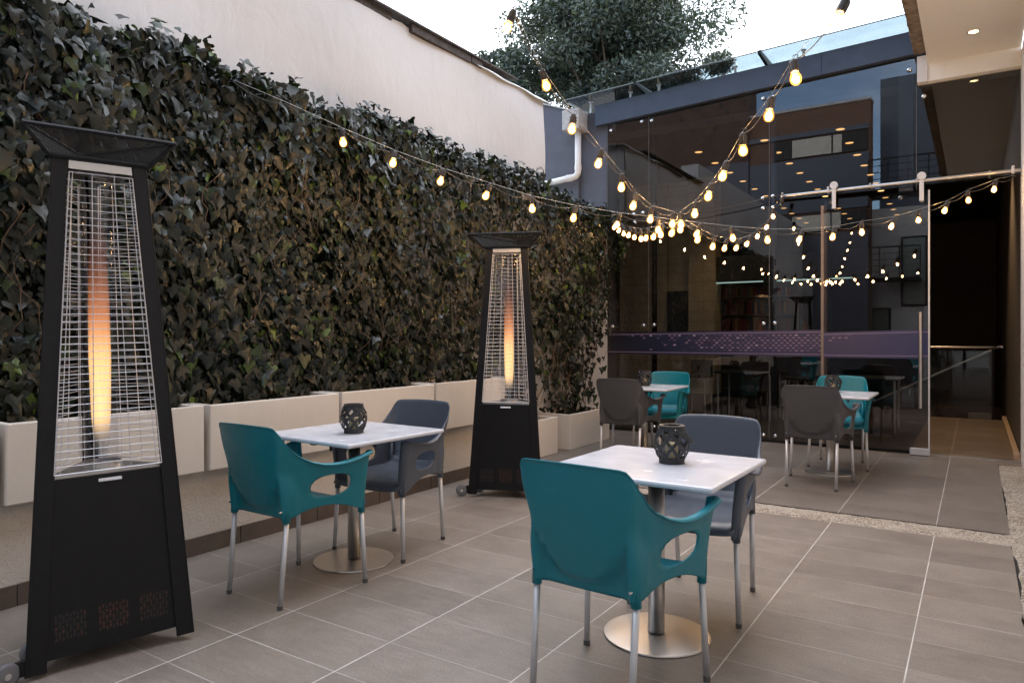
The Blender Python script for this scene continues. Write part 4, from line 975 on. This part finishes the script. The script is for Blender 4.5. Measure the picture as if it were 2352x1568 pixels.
def place_heater(o, a, b, label, lean=0):
    a, b = Vector(a), Vector(b); mid = (a+b)/2; ang = math.atan2(b.y-a.y, b.x-a.x); nrm = Vector((-math.sin(ang), math.cos(ang)))
    c_ = mid+nrm*(.61/math.sqrt(3)/2); o.location = (c_.x, c_.y, 0); o['label'] = label
    o.rotation_euler = (Matrix.Rotation(R(lean), 4, Vector((.89, -.45, 0))) @ Matrix.Rotation(ang, 4, 'Z')).to_euler()
place_heater(ht, (-2.988, 1.212), (-2.823, 1.799), 'tall black pyramid heater at the left, nearest the camera, with burning flame', 1.05)
h2_ = dup(ht)
for c_ in h2_.children:
    if c_.name.startswith('hood') and 'floor' not in c_.name: c_.scale = (1.09, 1.09, 1)
place_heater(h2_, (-3.433, 4.579), (-2.872, 4.81), 'farther black pyramid heater standing before the ivy wall in the middle')

# ------------------------------------------------------------------ string lights
bb = MB().lathe([(.002, -.026), (.012, -.0235), (.0195, -.015), (.0225, -.002), (.0205, .01), (.015, .022), (.0125, .032)], 16)
bulb_me = bpy.data.meshes.new('bulb'); bulb_me.from_pydata(bb.v, [], bb.f); bulb_me.materials.append(M['bulb']); bulb_me.polygons.foreach_set('use_smooth', [True]*len(bulb_me.polygons))
bulb_off = bulb_me.copy()
_fb = MB(); _fb.v = list(bb.v); _fb.f = list(bb.f); nf = len(_fb.f); _fb.lathe([(.001, -.019), (.008, -.016), (.0125, -.008), (.0135, -.001), (.010, .009), (.005, .018)], 10)
bulb_me = bpy.data.meshes.new('bulb'); bulb_me.from_pydata(_fb.v, [], _fb.f); bulb_me.materials.append(M['bulb']); bulb_me.materials.append(M['filament_lit'])
for p_ in bulb_me.polygons: p_.use_smooth = True; p_.material_index = 1 if p_.index >= nf else 0; bulb_off.materials.clear(); bulb_off.materials.append(M['bulbglass'])
sb = MB().lathe([(.0145, .028), (.0165, .03), (.0165, .045), (.0175, .046), (.0165, .07), (.012, .082), (.004, .086)], 14).tube([(.012, 0, .082), (.02, 0, .09), (.02, 0, .10), (.008, 0, .104), (0, 0, .1)], .002, 4)
for k in range(10):
    a = 2*PI*k/10; sb.tube([(.0168*math.cos(a), .0168*math.sin(a), .032), (.0168*math.cos(a), .0168*math.sin(a), .07)], .0016, 4)
sock_me = bpy.data.meshes.new('socket'); sock_me.from_pydata(sb.v, [], sb.f); sock_me.materials.append(M['socket'])
def string(label, pts, ext0, ext1, off=(), tilt=18):
    t = thing('string_lights', label, 'string lights', pts[0], 'festoon strings over the courtyard'); org = Vector(pts[0])
    tops = []
    for k, p in enumerate(pts):
        p = Vector(p); rot = Matrix.Rotation(R(random.uniform(-tilt, tilt)), 4, 'X') @ Matrix.Rotation(R(random.uniform(-tilt, tilt)+8), 4, 'Y')
        so_ = bpy.data.objects.new('socket', sock_me); COL.objects.link(so_); so_.parent = t; so_.location = p-org; so_.rotation_euler = rot.to_euler(); so_.scale = (1.12,)*3
        bu = bpy.data.objects.new('bulb', bulb_off if k in off else bulb_me); COL.objects.link(bu); bu.parent = so_
        tops.append(p+rot.to_3x3() @ Vector((0, 0, .088)))
    path = [Vector(q_) for q_ in ext0]+tops+[Vector(q_) for q_ in ext1]
    cab, wr = [], []
    for a, b in zip(path, path[1:]):
        ln_ = (b-a).length
        for k in range(5):
            q_ = k/5; p = a.lerp(b, q_); sg = min(.035, .1*ln_)*4*q_*(1-q_); cab.append(p-Vector((0, 0, sg)))
            wr.append(a.lerp(b, q_)+Vector((0, 0, .012-min(.3, .0)*q_)))
    part('cable', MB().tube(cab+[path[-1]], .0024, 5), 'cable', t, world=True, smooth=True)
    part('support_wire', MB().tube(wr+[path[-1]], .0013, 4), 'wirerope', t, world=True, smooth=True)
S1 = [[-3.56, 3.35, 2.6], [-3.36, 3.62, 2.49], [-3.16, 3.89, 2.39], [-2.96, 4.16, 2.31], [-2.75, 4.46, 2.24], [-2.55, 4.73, 2.19], [-2.33, 5.03, 2.16], [-2.11, 5.33, 2.14], [-1.9, 5.63, 2.125], [-1.69, 5.92, 2.11], [-1.48, 6.21, 2.11], [-1.28, 6.48, 2.13], [-1.06, 6.78, 2.17], [-0.86, 7.06, 2.23], [-0.65, 7.34, 2.3], [-0.45, 7.63, 2.38], [-0.25, 7.9, 2.49], [-0.06, 8.16, 2.61], [0.15, 8.45, 2.74]]
S2 = [[-2.02, 3.03, 2.89], [-2.01, 3.41, 2.7], [-2.01, 3.71, 2.53], [-2.0, 4.04, 2.39], [-2.0, 4.39, 2.3], [-1.99, 4.56, 2.2], [-1.99, 4.87, 2.15], [-1.98, 5.29, 2.17], [-1.98, 5.47, 2.15], [-1.97, 5.86, 2.11], [-1.96, 6.24, 2.09], [-1.96, 6.59, 2.11], [-1.95, 6.94, 2.15], [-1.95, 7.32, 2.23], [-1.94, 7.7, 2.35], [-1.93, 8.05, 2.49], [-1.93, 8.35, 2.65], [-1.91, 8.66, 2.83]]
S2 = [[-2.03, 2.65, 3.08], [-2.04, 2.3, 3.3]][::-1]+S2
S3 = [[-0.45, 2.96, 2.52], [-0.66, 3.27, 2.43], [-0.84, 3.55, 2.37], [-1.05, 3.87, 2.3], [-1.26, 4.2, 2.25], [-1.43, 4.46, 2.19], [-1.62, 4.76, 2.14], [-1.84, 5.1, 2.13], [-2.01, 5.36, 2.11], [-2.25, 5.74, 2.16], [-2.41, 5.97, 2.18], [-2.61, 6.28, 2.22], [-2.76, 6.52, 2.25], [-2.97, 6.84, 2.32], [-3.17, 7.14, 2.39], [-3.37, 7.46, 2.46], [-3.57, 7.76, 2.55], [-3.8, 8.12, 2.65]]
string('string of lit bulbs from the ivy wall to the right end of the door rail', S1, [(-3.98, 2.8, 2.93), (-3.78, 3.06, 2.82)], [(.34, 8.70, 2.9)])
string('string of lit bulbs falling from the top left and ending at the rail left end', S2, [(-2.1, -5.9, 7.2), (-2.08, 0, 4.4)], [(-1.9, 8.75, 2.95)], off=(19,))
string('string of lit bulbs from the upper right to the ivy corner at the glass', S3, [(.385, 1.7, 3.05), (-.28, 2.7, 2.70)], [(-4.2, 8.7, 2.88)])
tag(part('power_cable', MB().tube([(-1.92, 8.74, 2.96), (-2.1, 8.72, 2.94), (-2.396, 8.7, 2.888), (-2.936, 8.7, 2.833), (-3.516, 8.7, 2.83), (-4.138, 8.7, 2.83), (-4.25, 8.75, 2.9)], .006, 6), 'cable', smooth=True), 'thin black power cable sagging from the rail end to the ivy corner', 'cable')
